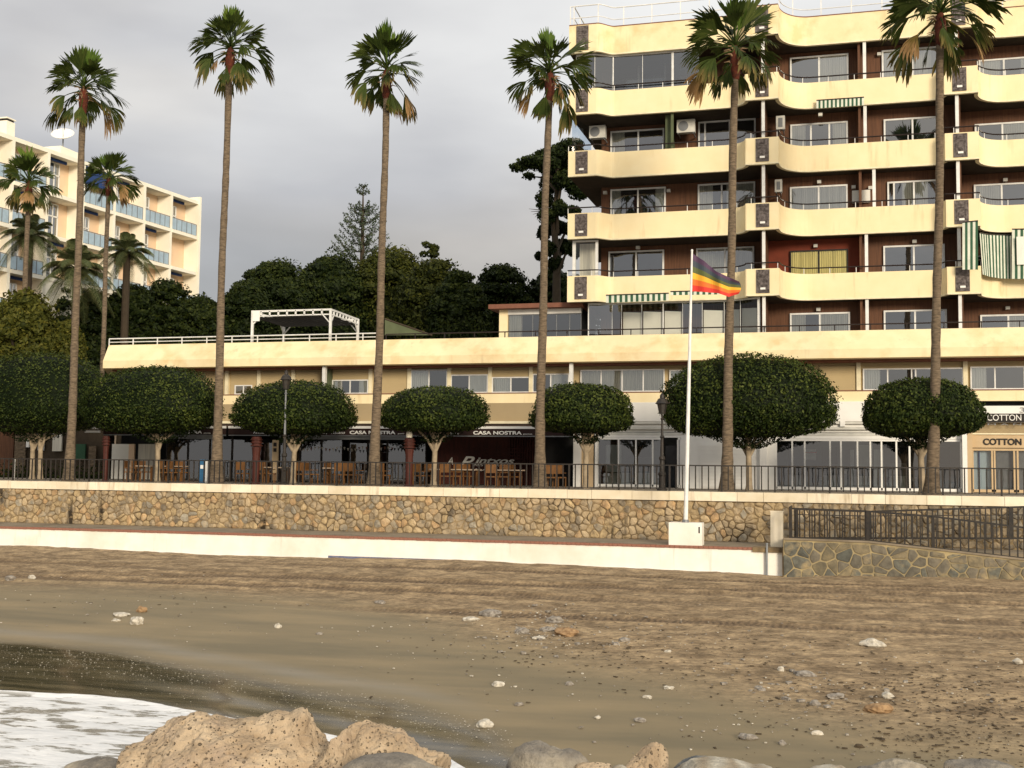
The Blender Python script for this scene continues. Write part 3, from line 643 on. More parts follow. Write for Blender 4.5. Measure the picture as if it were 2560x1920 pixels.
for fi, a, yt, mu, cu in ((4, 2446, 152, [.3, .56, .85], 'c.cc'), (3, 2436, 312, [.33, .66], '.c.'), (2, 2434, 463, [.33, .66], 'c.c'), (1, 2434, 640, [.5], ''), (0, 2450, 788, [.33, .66], '.c.')):
    p = PY(a, yt, 57.3); win(tw, p.x, p.x+3.6, 6.0 if fi == 0 else TOPS[fi-1]-1.0, p.z, 57.3, mulls=mu, curtains=cu, fw=.075)
# handrails above the parapets
for fi in range(4):
    T = TOPS[fi]; pts = [(x, y+.07, T+.27) for x, y in FR]; mb = MB(); mb.tube(pts, .032, 6)
    mb.build('handrail', 'dark_rail', tw)
    bk = MB().box(-.014, .014, -.015, .015, 0, .25).mesh('rail_bracket', 'white_metal'); acc = 0
    for (xa, ya), (xb, yb) in zip(FR, FR[1:]):
        d = math.hypot(xb-xa, yb-ya)
        while acc < d: t = acc/d; link('rail_bracket', bk, tw).location = (xa+(xb-xa)*t, ya+(yb-ya)*t+.07, T); acc += 1.15
        acc -= d
pts = [(x, 53.5+.0, 7.16) for x in (-29.1, -12, -3, 6, E_)]
# posts between the flats
for fi in range(5):
    z0 = 6.9 if fi == 0 else TOPS[fi-1]; z1 = TOPS[fi]-1.2 if fi < 4 else TOPS[4]-1.32
    for px, Y in ((2170 if fi != 2 else 2191, 55.13), (1911, 53.35), (2404, 54.5)):
        if px == 1911 and fi >= 4: pass
        x = XX(px, Y); MB().box(x-.07, x+.07, Y-.05, Y+.07, z0-.02, z1).build('post', 'white_metal', tw)
# glazed-in balconies: top left and bottom left
def glaze(fi, pts, z0, z1, cuts, blinds=()):
    for i, (p, q) in enumerate(zip(pts, pts[1:])):
        o = MB().bar((p[0], p[1], z0+.03), (q[0], q[1], z0+.03), .05, .06).bar((p[0], p[1], z1-.04), (q[0], q[1], z1-.04), .06, .08).bar((p[0], p[1], z0), (p[0], p[1], z1), .05 if cuts[i] else .02).build('glazing_frame', 'white_metal', tw)
        MB().face([(p[0], p[1], z0+.05), (q[0], q[1], z0+.05), (q[0], q[1], z1-.07), (p[0], p[1], z1-.07)]).build('pane', 'glass_dark' if fi == 4 else ('glass_clear' if i in blinds or fi == 1 else 'glass'), o)
        if i in blinds:
            d = Vector((q[0]-p[0], q[1]-p[1])).normalized(); mb = MB(); mb.face([(p[0]+d.x*.05, p[1]+.12, z0+.1), (q[0]-d.x*.05, q[1]+.12, z0+.1), (q[0]-d.x*.05, q[1]+.12, z1-.12-.35), (p[0]+d.x*.05, p[1]+.12, z1-.12-.3)]); mb.build('roller_blind', 'blind', o)
T = TOPS[3]
glaze(4, [(-12.0, 53.75), (-11.1, 53.75), (-10.3, 54.2), (-8.9, 54.25), (-7.5, 54.25), (-6.25, 54.25)], T, TOPS[4]-1.32, [0, 0, 1, 0, 1])
glaze(4, [(-7.45, 54.24), (-6.25, 54.24)], T, TOPS[4]-1.32, [1])
glaze(0, [(-11.4, 54.1), (-10.3, 54.25), (-9.85, 54.25), (-8.9, 54.25), (-7.9, 54.25), (-7.0, 54.25), (-6.1, 54.25), (-5.1, 54.25), (-4.35, 54.0), (-3.55, 53.6)], 6.92, TOPS[0]-1.2, [1, 0, 0, 0, 1, 0, 0, 0, 0], (2, 3, 4, 6, 7, 8))
MB().box(-3.56, -3.44, 53.5, 53.65, 6.9, TOPS[0]-1.2).build('post', 'white_metal', tw)
# left end glazed bay on the second floor and glass screen above
glaze(1, [(-12.1, 53.9), (-11.0, 53.95)], TOPS[0], TOPS[1]-1.2, [1]); MB().box(-11.05, -10.93, 53.9, 54.0, TOPS[0], TOPS[1]-1.2).box(-12.15, -12.0, 53.88, 53.98, TOPS[0], TOPS[1]-1.2).build('post', 'white_metal', tw)
p = PY(1440, 640, 54.8); MB().face([(-12.0, 54.8, TOPS[0]), (-11.2, 54.8, TOPS[0]), (-11.2, 54.8, TOPS[1]-1.2), (-12.0, 54.8, TOPS[1]-1.2)]).build('curtain', 'curtain', tw)
MB().face([(-12.15, 53.6, TOPS[2]), (-11.7, 55.9, TOPS[2]), (-11.7, 55.9, TOPS[3]-1.2), (-12.15, 53.6, TOPS[3]-1.2)]).build('glass_screen', 'glass_blue', tw)
MB().box(-7.55, -7.43, 54.2, 54.3, TOPS[2], TOPS[3]-1.2).box(-7.85, -7.6, 54.5, 56, TOPS[2], TOPS[3]-1.2).build('glass_divider', 'greenhouse_mesh', tw)
# roof: white railing and the penthouse
def frail(pts, z0, hgt, mat, posts, name='roof_railing', rails=(1, .42), rad_=.028, parent=None):
    mb = MB()
    for f_ in rails: mb.tube([(x, y, z0+hgt*f_) for x, y in pts], rad_*(1 if f_ == 1 else .75), 6)
    acc = 0
    for (xa, ya), (xb, yb) in zip(pts, pts[1:]):
        d = math.hypot(xb-xa, yb-ya)
        while acc < d: t = acc/d; mb.box(xa+(xb-xa)*t-.022, xa+(xb-xa)*t+.022, ya+(yb-ya)*t-.02, ya+(yb-ya)*t+.02, z0, z0+hgt); acc += posts
        acc -= d
    return mb.build(name, mat, parent or tw)
frail([(x, y+.25) for x, y in FR], TOPS[4]+.03, 1.0, 'white_metal', 1.35)
frail([(-12.1, 53.65), (-12.1, 56), (-12.1, 60)], TOPS[4]+.03, 1.0, 'white_metal', 1.35)
MB().box(XX(2253, 58.5), E_, 58.5, 64, TOPS[4]-.3, TOPS[4]+2.6).build('penthouse', 'cream', tw)
# air conditioners and awnings are things of their own
def ac(px0, px1, py0, py1, Y, label):
    a = PY(px0, py0, Y); c = PY(px1, py1, Y); t = thing('air_conditioner', label, 'air conditioner', ((a.x+c.x)/2, Y, c.z), group='air conditioners on the balconies')
    MB().box(a.x, c.x, Y, Y+.34, c.z, a.z).build('casing', 'ac_white', t); w_ = c.x-a.x
    if w_ > .5:
        xf = a.x+w_*.36; zf = (a.z+c.z)/2; mb = MB(); mb.tube([(xf, Y-.004, zf), (xf, Y-.02, zf)], min(.24, (a.z-c.z)*.4), 16); mb.build('fan_grille', 'grey_metal', t)
    else: MB().box(a.x+w_*.25, c.x-w_*.25, Y-.012, Y, c.z+.1, a.z-.1).build('fan_grille', 'grey_metal', t)
    for q_ in (a.x+.05, c.x-.09): MB().box(q_, q_+.04, Y-.02, Y+.9, c.z-.06, c.z).build('bracket', 'grey_metal', t)
ac(1473, 1513, 315, 343, 55.0, 'outdoor air conditioning unit at the left end of the fourth balcony')
ac(1692, 1737, 300, 329, 55.0, 'outdoor air conditioning unit between the two windows above the third balcony')
ac(1940, 1962, 290, 322, 54.9, 'narrow air conditioning unit above the one beside the white curtained window')
ac(1937, 1955, 449, 479, 54.9, 'lower narrow air conditioning unit right of the second palm from the right')
def awning(pts_top, pts_bot, n, label, extra=None, thick=.02, name='striped_awning'):
    """cloth of n stripes between two rows of points (x,y,z)"""
    t = thing(name, label, 'awning', tuple(pts_bot[0])); 
    mb = MB(); k = len(pts_top)-1
    for i in range(n):
        def at(P, u): 
            f_ = u*k; j = min(int(f_), k-1); return Vector(P[j]).lerp(Vector(P[j+1]), f_-j)
        u0, u1 = i/n, (i+1)/n; a, b_, c, d = at(pts_bot, u0), at(pts_bot, u1), at(pts_top, u1), at(pts_top, u0); off = Vector((0, thick, 0))
        mb.face([a, b_, c, d], i % 2); mb.face([a+off, d+off, c+off, b_+off], i % 2); mb.face([a, a+off, b_+off, b_], i % 2)
    mb.build('cloth', ['awn_white', 'awn_green'], t)
    mb = MB(); mb.tube(pts_top, .03, 6); mb.build('roller', 'black_metal', t); return t
def L2(px0, py0, px1, py1, Y): return [PY(px0, py0, Y), PY(px1, py1, Y)]
awning(L2(1515, 738, 1672, 733, 52.75), L2(1515, 757, 1672, 751, 52.68), 23, 'green and white striped awning valance on the lowest curved balcony, left of the flag')
awning(L2(1676, 729, 1800, 726, 52.85), L2(1676, 738, 1800, 736, 52.8), 17, 'thin green and white striped awning valance behind the flagpole')
awning(L2(2041, 251, 2160, 243, 54.8), L2(2041, 271, 2160, 263, 54.76), 23, 'short green and white striped awning valance on the top balcony between two palms')
awning(L2(2406, 556, 2445, 552, 53.9), L2(2406, 674, 2445, 674, 53.8), 6, 'narrow straight striped awning let down in front of the right carved panels')
awning([PY(2449, 582, 54.5), PY(2470, 586, 55.2), PY(2500, 587, 55.8), PY(2528, 588, 55.9)], [PY(2457, 686, 54.3), PY(2475, 692, 55.0), PY(2502, 696, 55.6), PY(2530, 697, 55.7)], 21, 'wide striped awning blown askew at the right edge of the tower')
awning([PY(2530, 573, 55.5), PY(2700, 571, 55.5)], [PY(2530, 697, 55.4), PY(2700, 697, 55.4)], 24, 'striped awning with a clear window cut off by the right picture edge')
p = PY(2541, 592, 55.35); MB_ = MB().box(p.x, p.x+3, 55.33, 55.36, PY(2541, 662, 55.35).z, p.z); o = MB_.build('awning_window', 'blind'); o['label'] = 'pale clear plastic window panel hanging in the rightmost striped awning'; o['category'] = 'plastic sheet'
for px, py, Y in ((1513, 482, 55.9), (1672, 477, 55.9), (1595, 619, 55.5), (2198, 136, 55.9), (2051, 287, 55.2), (2048, 455, 55.8), (2134, 468, 55.9), (2176, 470, 55.9), (2039, 615, 55.9), (2286, 604, 55.9), (2046, 774, 55.9), (2513, 450, 57.2), (2519, 770, 57.2)):
    p = PY(px, py, Y); MB().box(p.x-.09, p.x+.09, Y-.1, Y+.1, p.z-.07, p.z+.07).build('wall_lamp', 'ac_white', tw)
p = PY(2130, 477, 55.9); MB().box(p.x, XX(2181, 55.9), 55.85, 55.99, PY(2130, 508, 55.9).z, p.z).build('white_panel', 'blind', tw)
# ================================================================ LOW SHOPPING WING
pd = thing('shopping_block', 'long low cream building with sloping roof edge, upstairs windows and shops', 'building', (-14, 53, 0))
LX = XX(254, 52.2); LXT = XX(270, 53.2)
z1, z2, z3 = 5.65, 6.03, PY(1280, 843, 53.1).z
e1 = XX(199, 53.6); ze = PY(199, 895, 53.6).z
sect = [(52.2, z1), (52.2, z2), (53.1, z3), (53.1+.2, z3), (53.3, z3-.05)]
mb = MB(); XR = E_
xL = [LX, LX-.0, LXT, LXT, LXT]
mb.face([(LX, 52.2, z1), (XR, 52.2, z1), (XR, 52.2, z2), (LX, 52.2, z2)]); mb.face([(LX, 52.2, z2), (XR, 52.2, z2), (XR, 53.1, z3), (LXT, 53.1, z3)]); mb.face([(LXT, 53.1, z3), (XR, 53.1, z3), (XR, 53.4, z3), (LXT, 53.4, z3)])
mb.face([(e1-.3, 56.5, ze), (LX, 52.2, z1), (LX, 52.2, z2), (LXT, 53.1, z3), (LXT+1, 58, z3+.0)]); mb.face([(LX, 52.2, z1), (e1-.3, 56.5, z1), (LX+2, 56.5, z1)])
mb.face([(LX, 52.2, z1-.001), (LX, 54.5, z1-.001), (XR, 54.5, z1-.001), (XR, 52.2, z1-.001)])
mb.build('roof_edge', 'cream_worn', pd)
MB().box(LX+.1, XR, 52.9, 53.9, z1-.10, z1-.012).build('soffit', 'roof_brown', pd)
MB().box(LXT, XR, 53.4, 66, 6.0, 6.5).build('roof', 'paving', pd)
UY = 53.6
MB().box(LX+.5, XR, UY, UY+.3, 3.9, 5.66).build('upper_wall', 'beige', pd)
MB().box(LX+.2, XR, UY-.5, UY+.3, 3.42+.43, 3.42+.43+.62).build('sill_band', 'cream', pd) if 0 else MB().box(LX+.2, XR, UY-.42, UY+.3, 3.84, 4.28).build('sill_band', 'cream', pd)
MB().box(LX+.2, XR, UY-.44, UY+.3, 4.285, 4.33).build('sill', 'roof_brown', pd)
# upstairs windows and shutters
def upwin(x0, y0, x1, y1, mu, cu, **k): a = PY(x0, y0, UY); c = PY(x1, y1, UY); win(pd, a.x, c.x, 4.34, a.z, UY, mulls=mu, curtains=cu, fw=.055, **k)
upwin(589, 963, 632, 986, [.5], '', blind=0); upwin(832, 950, 922, 982, [.5], 'w..w'); upwin(1028, 925, 1120, 967, [.5], 'w.'); upwin(1128, 937, 1221, 981, [.5], '.w')
upwin(1231, 943, 1326, 980, [.5], 'w.'); upwin(1332, 935, 1424, 980, [.5], '.w'); upwin(1452, 925, 1662, 980, [.25, .5, .75], 'cccc'); upwin(1674, 925, 1760, 980, [.5], 'w.')
upwin(2157, 922, 2409, 975, [.25, .49, .53, .76], 'w.....'); upwin(2425, 917, 2620, 974, [.32, .7], 'w....')
for x0, y0, x1 in ((578, 930, 640), (655, 930, 728), (740, 930, 806), (832, 925, 922), (955, 925, 1020), (1128, 925, 1221), (1231, 925, 1326), (1332, 920, 1424), (2048, 916, 2145)):
    a = PY(x0, y0, UY-.06); c = XX(x1, UY-.06); zb = 4.34
    for (wx0, wy0) in ((832, 950), (1128, 937), (1231, 943), (1332, 935)):
        if x0 == wx0: zb = PY(wx0, wy0, UY).z+.01
    o = MB().box(a.x, c, UY-.06, UY-.001, zb, min(a.z, 5.6)).build('roller_shutter', 'beige', pd)
    mb = MB(); zz_ = zb+.05
    while zz_ < min(a.z, 5.6)-.03: mb.box(a.x+.01, c-.01, UY-.066, UY-.06, zz_, zz_+.035); zz_ += .075
    mb.build('shutter_slats', 'beige', o)
for px in (568, 648, 734, 824, 927, 1024, 1124, 1226, 1328, 2147, 2414): x = XX(px, UY); MB().box(x-.09, x+.09, UY-.14, UY-.002, 4.33, 5.6).build('mullion', 'cream_edge', pd)
for px in (810, 1428): x = XX(px, 52.6); MB().box(x-.08, x+.08, 52.5, 52.7, 4.3, z1-.02).build('downpipe', 'white_metal', pd)
a = XX(815, UY); MB().box(a, a+.35, UY-.4, UY, 4.33, 5.6).build('glass_brick_strip', 'greenhouse_mesh', pd)
# beige fascia over the restaurant, white fascia over the shops
GY0 = 53.4; xw = XX(1520, GY0-.3)
MB().box(LX+.2, xw, GY0-.28, GY0, 2.98, 3.838).build('fascia', 'beige_dark', pd)
MB().box(LX+.2, xw, GY0-.55, GY0-.1, 2.86, 2.975).build('awning_box', 'cream_edge', pd)
xr = XX(2440, GY0)
MB().box(xw+.004, xr, GY0-.3, GY0, 2.98, 3.838).build('fascia', 'white', pd)
for i, (z_, y_) in enumerate(((2.86, .0), (2.74, .12), (2.62, .05), (2.50, .2), (2.36, .12))): MB().box(xw+.004, xr, GY0-.28+y_, GY0+.3, z_, z_+.115).build('moulding', 'white' if i % 2 else 'ac_white', pd)
MB().box(XX(2100, GY0), XX(2112, GY0), GY0-.32, GY0-.16, 2.75, 2.98).build('joint', 'white', pd)
# backs of the ground floor, and inside volume so that nothing shines through
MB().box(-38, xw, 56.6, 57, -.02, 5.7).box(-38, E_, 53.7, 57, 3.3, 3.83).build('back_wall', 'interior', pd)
MB().box(xw, E_, 56.6, 57, -.02, 3.9).build('back_wall', 'grey_metal', pd)
# shops right of the restaurant
SY = 53.3
def shop(px0, px1, ztop, cells, frame='white', glass='glass_shop', name='shop_front', z0=.02):
    x0, x1 = XX(px0, SY), XX(px1, SY); w_ = MB()
    for c in cells+[1.0]: xm = x0+(x1-x0)*c; w_.box(xm-.035, xm+.035, SY-.04, SY+.05, z0, ztop)
    w_.box(x0, x1, SY-.05, SY+.06, ztop, ztop+.09).box(x0, x1, SY-.04, SY+.06, z0-.02, z0+.10); o = w_.build(name, frame, pd)
    MB().face([(x0, SY, z0), (x1, SY, z0), (x1, SY, ztop), (x0, SY, ztop)]).build('pane', glass, o); return o
shop(1495, 1655, 2.15, [0, .33, .60, .86]); shop(1700-5, 1702, 2.15, [0])
shop(1940, 2400, 2.12, [0, .09, .16, .30, .36, .45, .52, .58, .66, .73, .86])
for a, c in ((1520, 1522), ): pass
mbw = MB(); mbw.box(XX(1440, SY), XX(1457, SY), SY-.5, SY-.05, -.02, 2.9).box(XX(1488, SY)-.02, XX(1496, SY), SY-.2, SY+.1, -.02, 2.4).box(XX(1703, SY), XX(1940, SY), SY-.05, SY+.3, -.02, 2.36).box(XX(2402, SY), XX(2414, SY), SY-.35, SY+.2, -.02, 2.86).box(XX(1900, SY), XX(1917, SY), SY-.3, SY-.05, -.02, 2.4)
mbw.box(XX(1940, SY), XX(2402, SY), SY-.04, SY+.3, 2.22, 2.36).box(XX(1495, SY), XX(1703, SY), SY-.04, SY+.3, 2.25, 2.36).build('pier', 'white', pd)
MB().box(XX(2414, SY)+.003, XX(2427, SY), SY-.35, SY+.2, -.02, 2.86).build('pier', 'tan_band', pd)
MB().box(XX(1457, SY), XX(1490, SY), SY-.2, SY+.1, -.02, 2.4).build('pier', 'tan_band', pd)
for a, c in ((1750, 1798), (1828, 1872)):   # white louvred shutters
    xa, xb = XX(a, SY), XX(c, SY); o = MB().box(xa, xb, SY-.09, SY-.052, .02, 2.0).build('shutter_door', 'white', pd); mb = MB(); z_ = .08
    while z_ < 1.92: mb.box(xa+.05, xb-.05, SY-.11, SY-.09, z_, z_+.10); z_ += .16
    mb.build('louvres', 'white', o)
def inside(a, c, y0, y1, mat, Y=53.40, nm='display_panel', th=.05):   # something standing inside a shop, given by its outline
    p, q = PY(a, y0, Y), PY(c, y1, Y); MB().box(p.x, q.x, Y, Y+th, max(0, q.z), p.z).build(nm, mat, pd)
for a, c, y0, y1 in ((1970, 2008, 1118, 1186), (2054, 2094, 1118, 1160), (2226, 2266, 1118, 1158), (1590, 1626, 1114, 1142), (1664, 1700, 1114, 1160), (2345, 2375, 1118, 1160)): inside(a, c, y0, y1, 'interior')
for a, c, y0, y1, mt in ((1515, 1553, 1112, 1180, 'white'), (2138, 2182, 1112, 1170, 'blind'), (2125, 2136, 1124, 1230, 'white'), (2184, 2210, 1124, 1230, 'white'), (1974, 2005, 1188, 1235, 'ac_white'), (2055, 2095, 1188, 1235, 'ac_white'), (2138, 2180, 1190, 1235, 'ac_white'), (2226, 2270, 1190, 1235, 'ac_white'), (1590, 1640, 1182, 1228, 'ac_white'), (1510, 1575, 1182, 1228, 'ac_white'), (2014, 2040, 1124, 1150, 'white')):
    inside(a, c, y0, y1, mt, 53.50)
inside(2013, 2042, 1129, 1133, 'flag_red', 53.46)
r = random.Random(4); mb = MB()     # goods on low shelves
for i in range(90):
    px = r.choice((r.uniform(1500, 1650), r.uniform(1950, 2390), r.uniform(1950, 2390))); a = PY(px, 1200, 54.0); z_ = r.choice((.12, .42, .72)); w_ = r.uniform(.08, .2); mb.box(a.x, a.x+w_, 53.60, 53.72, z_, z_+r.uniform(.1, .24), r.randrange(3))
mb.build('goods', ['ac_white', 'grey_metal', 'tabletop'], pd)
# clothes shop at the right edge
p, q = PY(2427, 1086, SY-.1), PY(2700, 1113, SY-.1)
MB().box(p.x, E_, SY-.1, SY+.2, 1.87, 2.42).build('sign_band', 'tan_band', pd)
MB().box(p.x, E_, SY-.16, SY-.05, 2.425, 2.48).build('moulding', 'cream_edge', pd); MB().box(p.x, E_, SY, SY+.3, 2.48, 2.9).build('fascia', 'beige_dark', pd)
sign_text('COTTON', XX(2456, SY-.12), XX(2552, SY-.12), 2.0, SY-.12, .36, 'letters_black', pd, bold=.012)
x0 = XX(2427, SY); shop(2427, 2640, 1.75, [0, .01, .24, .27, .50, .54, .8], 'tan_band', 'glass_blue')
inside(2428, 2479, 1128, 1245, 'hotel_white', 53.50); inside(2446, 2451, 1120, 1245, 'navy', 53.42); inside(2490, 2600, 1128, 1245, 'tabletop', 53.50)
Yb = GY0-.42; p = PY(2455, 1011, Yb); q = PY(2700, 1066, Yb)
sg = MB().box(XX(2420, Yb), E_, Yb, Yb+.3, 2.92, 3.62).build('shop_sign', 'white', pd)
MB().box(XX(2430, Yb), E_, Yb-.02, Yb-.002, PY(2460, 1056, Yb).z, PY(2460, 1034, Yb).z).build('band', 'letters_black', sg)
sign_text('COTTON', XX(2467, Yb), XX(2552, Yb), PY(2500, 1051.5, Yb).z, Yb-.035, .36, 'letters', pd)
sign_text('M A N', XX(2468, Yb), XX(2552, Yb), PY(2500, 1063, Yb).z, Yb-.015, .10, 'grey_metal', pd)
sign_text('3', XX(2549, Yb), XX(2562, Yb), PY(2552, 1031, Yb).z, Yb-.02, .3, 'grey_metal', pd)
# roof things: dark rail, white rail
frail([(XX(962, 53.2), 53.2), (-3, 53.2), (XR, 53.2)], z3, .27, 'dark_rail', 1.5, 'roof_railing', (1,), .03, pd)
frail([(XX(268, 53.2), 53.2), (XX(945, 53.2), 53.2)], z3-.02, .36, 'white_metal', 1.42, 'roof_railing', (1, .5), .032, pd)
# small glazed annex left of the tower
an = thing('roof_annex', 'glazed roof annex with flat brown roof left of the tower', 'annex', (-14, 55, 6.9))
a = XX(1247, 54.6); c = XX(1452, 54.6); MB().box(XX(1218, 54.0), c+.2, 54.0, 58, PY(1300, 770, 54).z, PY(1300, 759, 54).z).build('roof', 'roof_brown', an)
zt = PY(1300, 772, 54.6).z; MB().box(a, XX(1268, 54.6), 54.5, 54.9, 6.5, zt).build('pillar', 'cream', an); MB().box(XX(1268, 54.6), c, 54.55, 54.8, zt-.28, zt).build('beam', 'white', an)
win(an, XX(1270, 54.6), c, 6.6, zt-.29, 54.7, mulls=[.18, .33, .5, .66, .84], curtains='c.....', fw=.03, frame='grey_metal')
MB().box(a, c, 54.9, 58, 6.5, zt).build('room', 'interior', an)
mb = MB(); q = [PY(962, 797, 56), PY(962, 838, 56), PY(1080, 838, 58)]
tag(mb.face([q[0], q[1], q[2]]).face([q[0]+Vector((0, .08, 0)), q[2]+Vector((0, .08, 0)), q[1]+Vector((0, .08, 0))]).tube([q[0], q[2]], .05, 6, 1).build('sloping_screen', ['greenhouse_mesh', 'bark_dark']), 'sloping green mesh screen with brown rail on the flat roof', 'screen')
# pergola
pg = thing('pergola', 'white timber pergola with striped dark canopy on the flat roof', 'pergola', (XX(740, 54), 54, z3))
F1, F2, F3, F4_ = PY(632, 779, 53.5), PY(827, 775, 53.5), PY(895, 800, 57.5), PY(710, 803, 57.5)
for p in (F1, F2, F3, F4_): MB().box(p.x-.055, p.x+.055, p.y-.055, p.y+.055, 6.4, p.z+.05).build('post', 'white_metal', pg)
ztp = F1.z; C4 = [Vector((F1.x, 53.5, ztp)), Vector((F2.x, 53.5, ztp)), Vector((F3.x, 57.5, ztp)), Vector((F4_.x, 57.5, ztp))]
for i in range(4):
    a, c = C4[i], C4[(i+1) % 4]; MB().bar(a, c, .07, .09).bar(a-Vector((0, 0, .24)), c-Vector((0, 0, .24)), .07, .06).build('beam', 'white_metal', pg); n_ = 9
    for j in range(1, n_): p = a.lerp(c, j/n_); MB().bar(p, p-Vector((0, 0, .24)), .07).build('stud', 'white_metal', pg)
    for s_, e_ in ((a, c), (c, a)):
        d = (e_-s_).normalized(); MB().bar(s_+d*.45-Vector((0, 0, .22)), s_-Vector((0, 0, .7)), .05).build('brace', 'white_metal', pg)
mb = MB()
for j in range(14): a = C4[0].lerp(C4[1], (j+.5)/14); c = C4[3].lerp(C4[2], (j+.5)/14); MB().bar(a-Vector((0, 0, .3)), c-Vector((0, 0, .3)), .26, .015).build('canopy_slat', 'interior', pg)
MB().box(F1.x+.03, F1.x+.42, 53.42, 53.46, ztp-.5, ztp+.03).build('end_board', 'white', pg)
# ================================================================ RESTAURANT TERRACE
rs = thing('restaurant', 'dark open restaurant front with glass doors under the long awning', 'restaurant', (-20, 54, 0))
RYf = 54.6
def glassrun(px0, px1, z1_, n, nm='glass_door'):
    x0, x1 = XX(px0, RYf), XX(px1, RYf)
    for i in range(n):
        a, c = x0+(x1-x0)*i/n, x0+(x1-x0)*(i+1)/n
        o = MB().box(a, a+.05, RYf-.03, RYf+.03, 0, z1_).box(c-.05, c, RYf-.03, RYf+.03, 0, z1_).box(a+.05, c-.05, RYf-.03, RYf+.03, z1_-.06, z1_).build(nm, 'black_metal', rs)
        MB().face([(a+.05, RYf, 0), (c-.05, RYf, 0), (c-.05, RYf, z1_-.06), (a+.05, RYf, z1_-.06)]).build('pane', 'glass_shop', o)
glassrun(420, 640, 2.4, 4); glassrun(650, 860, 2.4, 4); glassrun(875, 1068, 2.4, 4)
for a, c, m_ in ((284, 326, 'blind'), (350, 392, 'curtain'), (326, 340, 'peach')): MB().box(XX(a, 54.4), XX(c, 54.4), 54.4, 54.5, 0, PY(a, 1110, 54.4).z).build('wall_panel', m_, rs)
# dark cladding with vertical and level slats, right of the doors
MB().box(XX(1094, 54.4), XX(1345, 54.4), 54.4, 54.6, 0, 2.6).build('cladding', 'red_wood', rs)
for i in range(11): x = XX(1275+i*6.4, 54.3); MB().box(x, x+.035, 54.28, 54.4, 0, 2.55).build('slat', 'red_wood', rs)
for i in range(5): z_ = 1.05+i*.16; MB().box(XX(1180, 54.3), XX(1308, 54.3), 54.25, 54.28, z_, z_+.05).build('slat', 'red_wood', rs)
MB().box(XX(1345, 54.5)+.003, XX(1440, 54.5), 54.5, 54.7, 0, 2.6).build('dark_opening', 'interior', rs)
sy = 53.9
p = PY(1150, 1157, sy)
sign_text('A', XX(1120, sy), XX(1135, sy), PY(1125, 1161, sy).z, sy, .5, 'letters', rs, shear=.3)
sign_text('P', XX(1150, sy), XX(1189, sy), PY(1150, 1168, sy).z, sy, .75, 'letters', rs, shear=.45, bold=.012)
sign_text('intxos', XX(1190, sy), XX(1288, sy), PY(1150, 1158, sy).z, sy, .42, 'letters', rs, shear=.35, bold=.008)
sign_text('RESTAURANT', XX(1187, sy), XX(1282, sy), PY(1187, 1165, sy).z, sy, .16, 'letters', rs); sign_text('ALACENA', XX(1187, sy), XX(1268, sy), PY(1187, 1177, sy).z, sy, .16, 'letters', rs)
for z_ in (2.42,): MB().box(XX(270, RYf), XX(1345, RYf), RYf-.05, RYf+.1, z_, 2.95).build('lintel', 'interior', rs)
# bunting of little flags behind the third tree
mb = MB(); r = random.Random(2)
for i in range(26):
    px = 748+i*9.2; p = PY(px, 1119+3*math.sin(i), 52.5); mb.face([p, p+Vector((.11, 0, 0)), p+Vector((.055, 0, -.16))], r.randrange(3))
tag(mb.build('bunting', ['ac_white', 'roof_brown', 'ac_white']), 'string of small pennants hanging under the restaurant awning', 'bunting')
# awnings: white cassette, sloping dark cloth, valance with lettering, clear strip below
def rest_awning(px0, px1, label, texts=()):
    Y0, Y1 = 53.0, 50.6; x0, x1 = XX(px0, Y1), XX(px1, Y1)
    zt, zb = PY(1240, 1071, Y1).z, PY(1240, 1089, Y1).z
    t = thing('restaurant_awning', label, 'awning', ((x0+x1)/2, Y1, zb), group='dark awnings over the restaurant terraces')
    MB().face([(x0, Y0, 2.84), (x1, Y0, 2.84), (x1, Y1, zt), (x0, Y1, zt)]).face([(x0, Y0, 2.82), (x0, Y1, zt-.02), (x1, Y1, zt-.02), (x1, Y0, 2.82)]).build('cloth', 'valance', t)
    MB().box(x0, x1, Y1-.06, Y1, zt-.02, zt+.09).build('front_bar', 'white', t)
    MB().box(x0, x1, Y1-.03, Y1-.01, zb, zt-.02).build('valance', 'valance', t)
    MB().box(x0, x1, Y1-.02, Y1, zb-.05, zb).build('hem_bar', 'grey_metal', t)
    for s_, a, c, h, kw in texts: sign_text(s_, XX(a, Y1), XX(c, Y1), zb+.05, Y1-.045, h, 'letters', t, **kw)
    return t
ltr = {'bold': .006}; scr = {'shear': .35}
rest_awning(262, 568, 'dark awning valance at the far left, mostly behind the second clipped tree', [('CASA NOSTRA', 400, 509, .21, ltr), ('gourmet', 513, 530, .08, {})])
rest_awning(574, 1020, 'dark awning valance lettered CASA NOSTRA beside the third palm from the left', [('Pinchos', 637, 669, .2, scr), ('A', 690, 698, .2, {}), ('A', 790, 800, .2, {}), ('casa', 803, 820, .09, {}), ('Vulcano', 831, 865, .2, scr), ('CASA NOSTRA', 877, 991, .21, ltr), ('gourmet', 997, 1013, .08, {})])
rest_awning(1026, 1432, 'dark awning valance lettered CASA NOSTRA left of the fourth palm from the left', [('Vulcano', 1125, 1150, .14, scr), ('CASA NOSTRA', 1185, 1306, .21, ltr), ('gourmet', 1309, 1332, .08, {})])
for px0, px1 in ((420, 560), (700, 1020)):    # clear rolled wind sheet under the valance
    tag(MB().box(XX(px0, 50.7), XX(px1, 50.7), 50.72, 50.76, PY(900, 1099, 50.7).z, PY(900, 1088, 50.7).z).build('wind_sheet', 'grey_metal'), 'grey rolled up wind sheet hanging below the %s awning' % ('second' if px0 > 500 else 'first'), 'wind sheet')
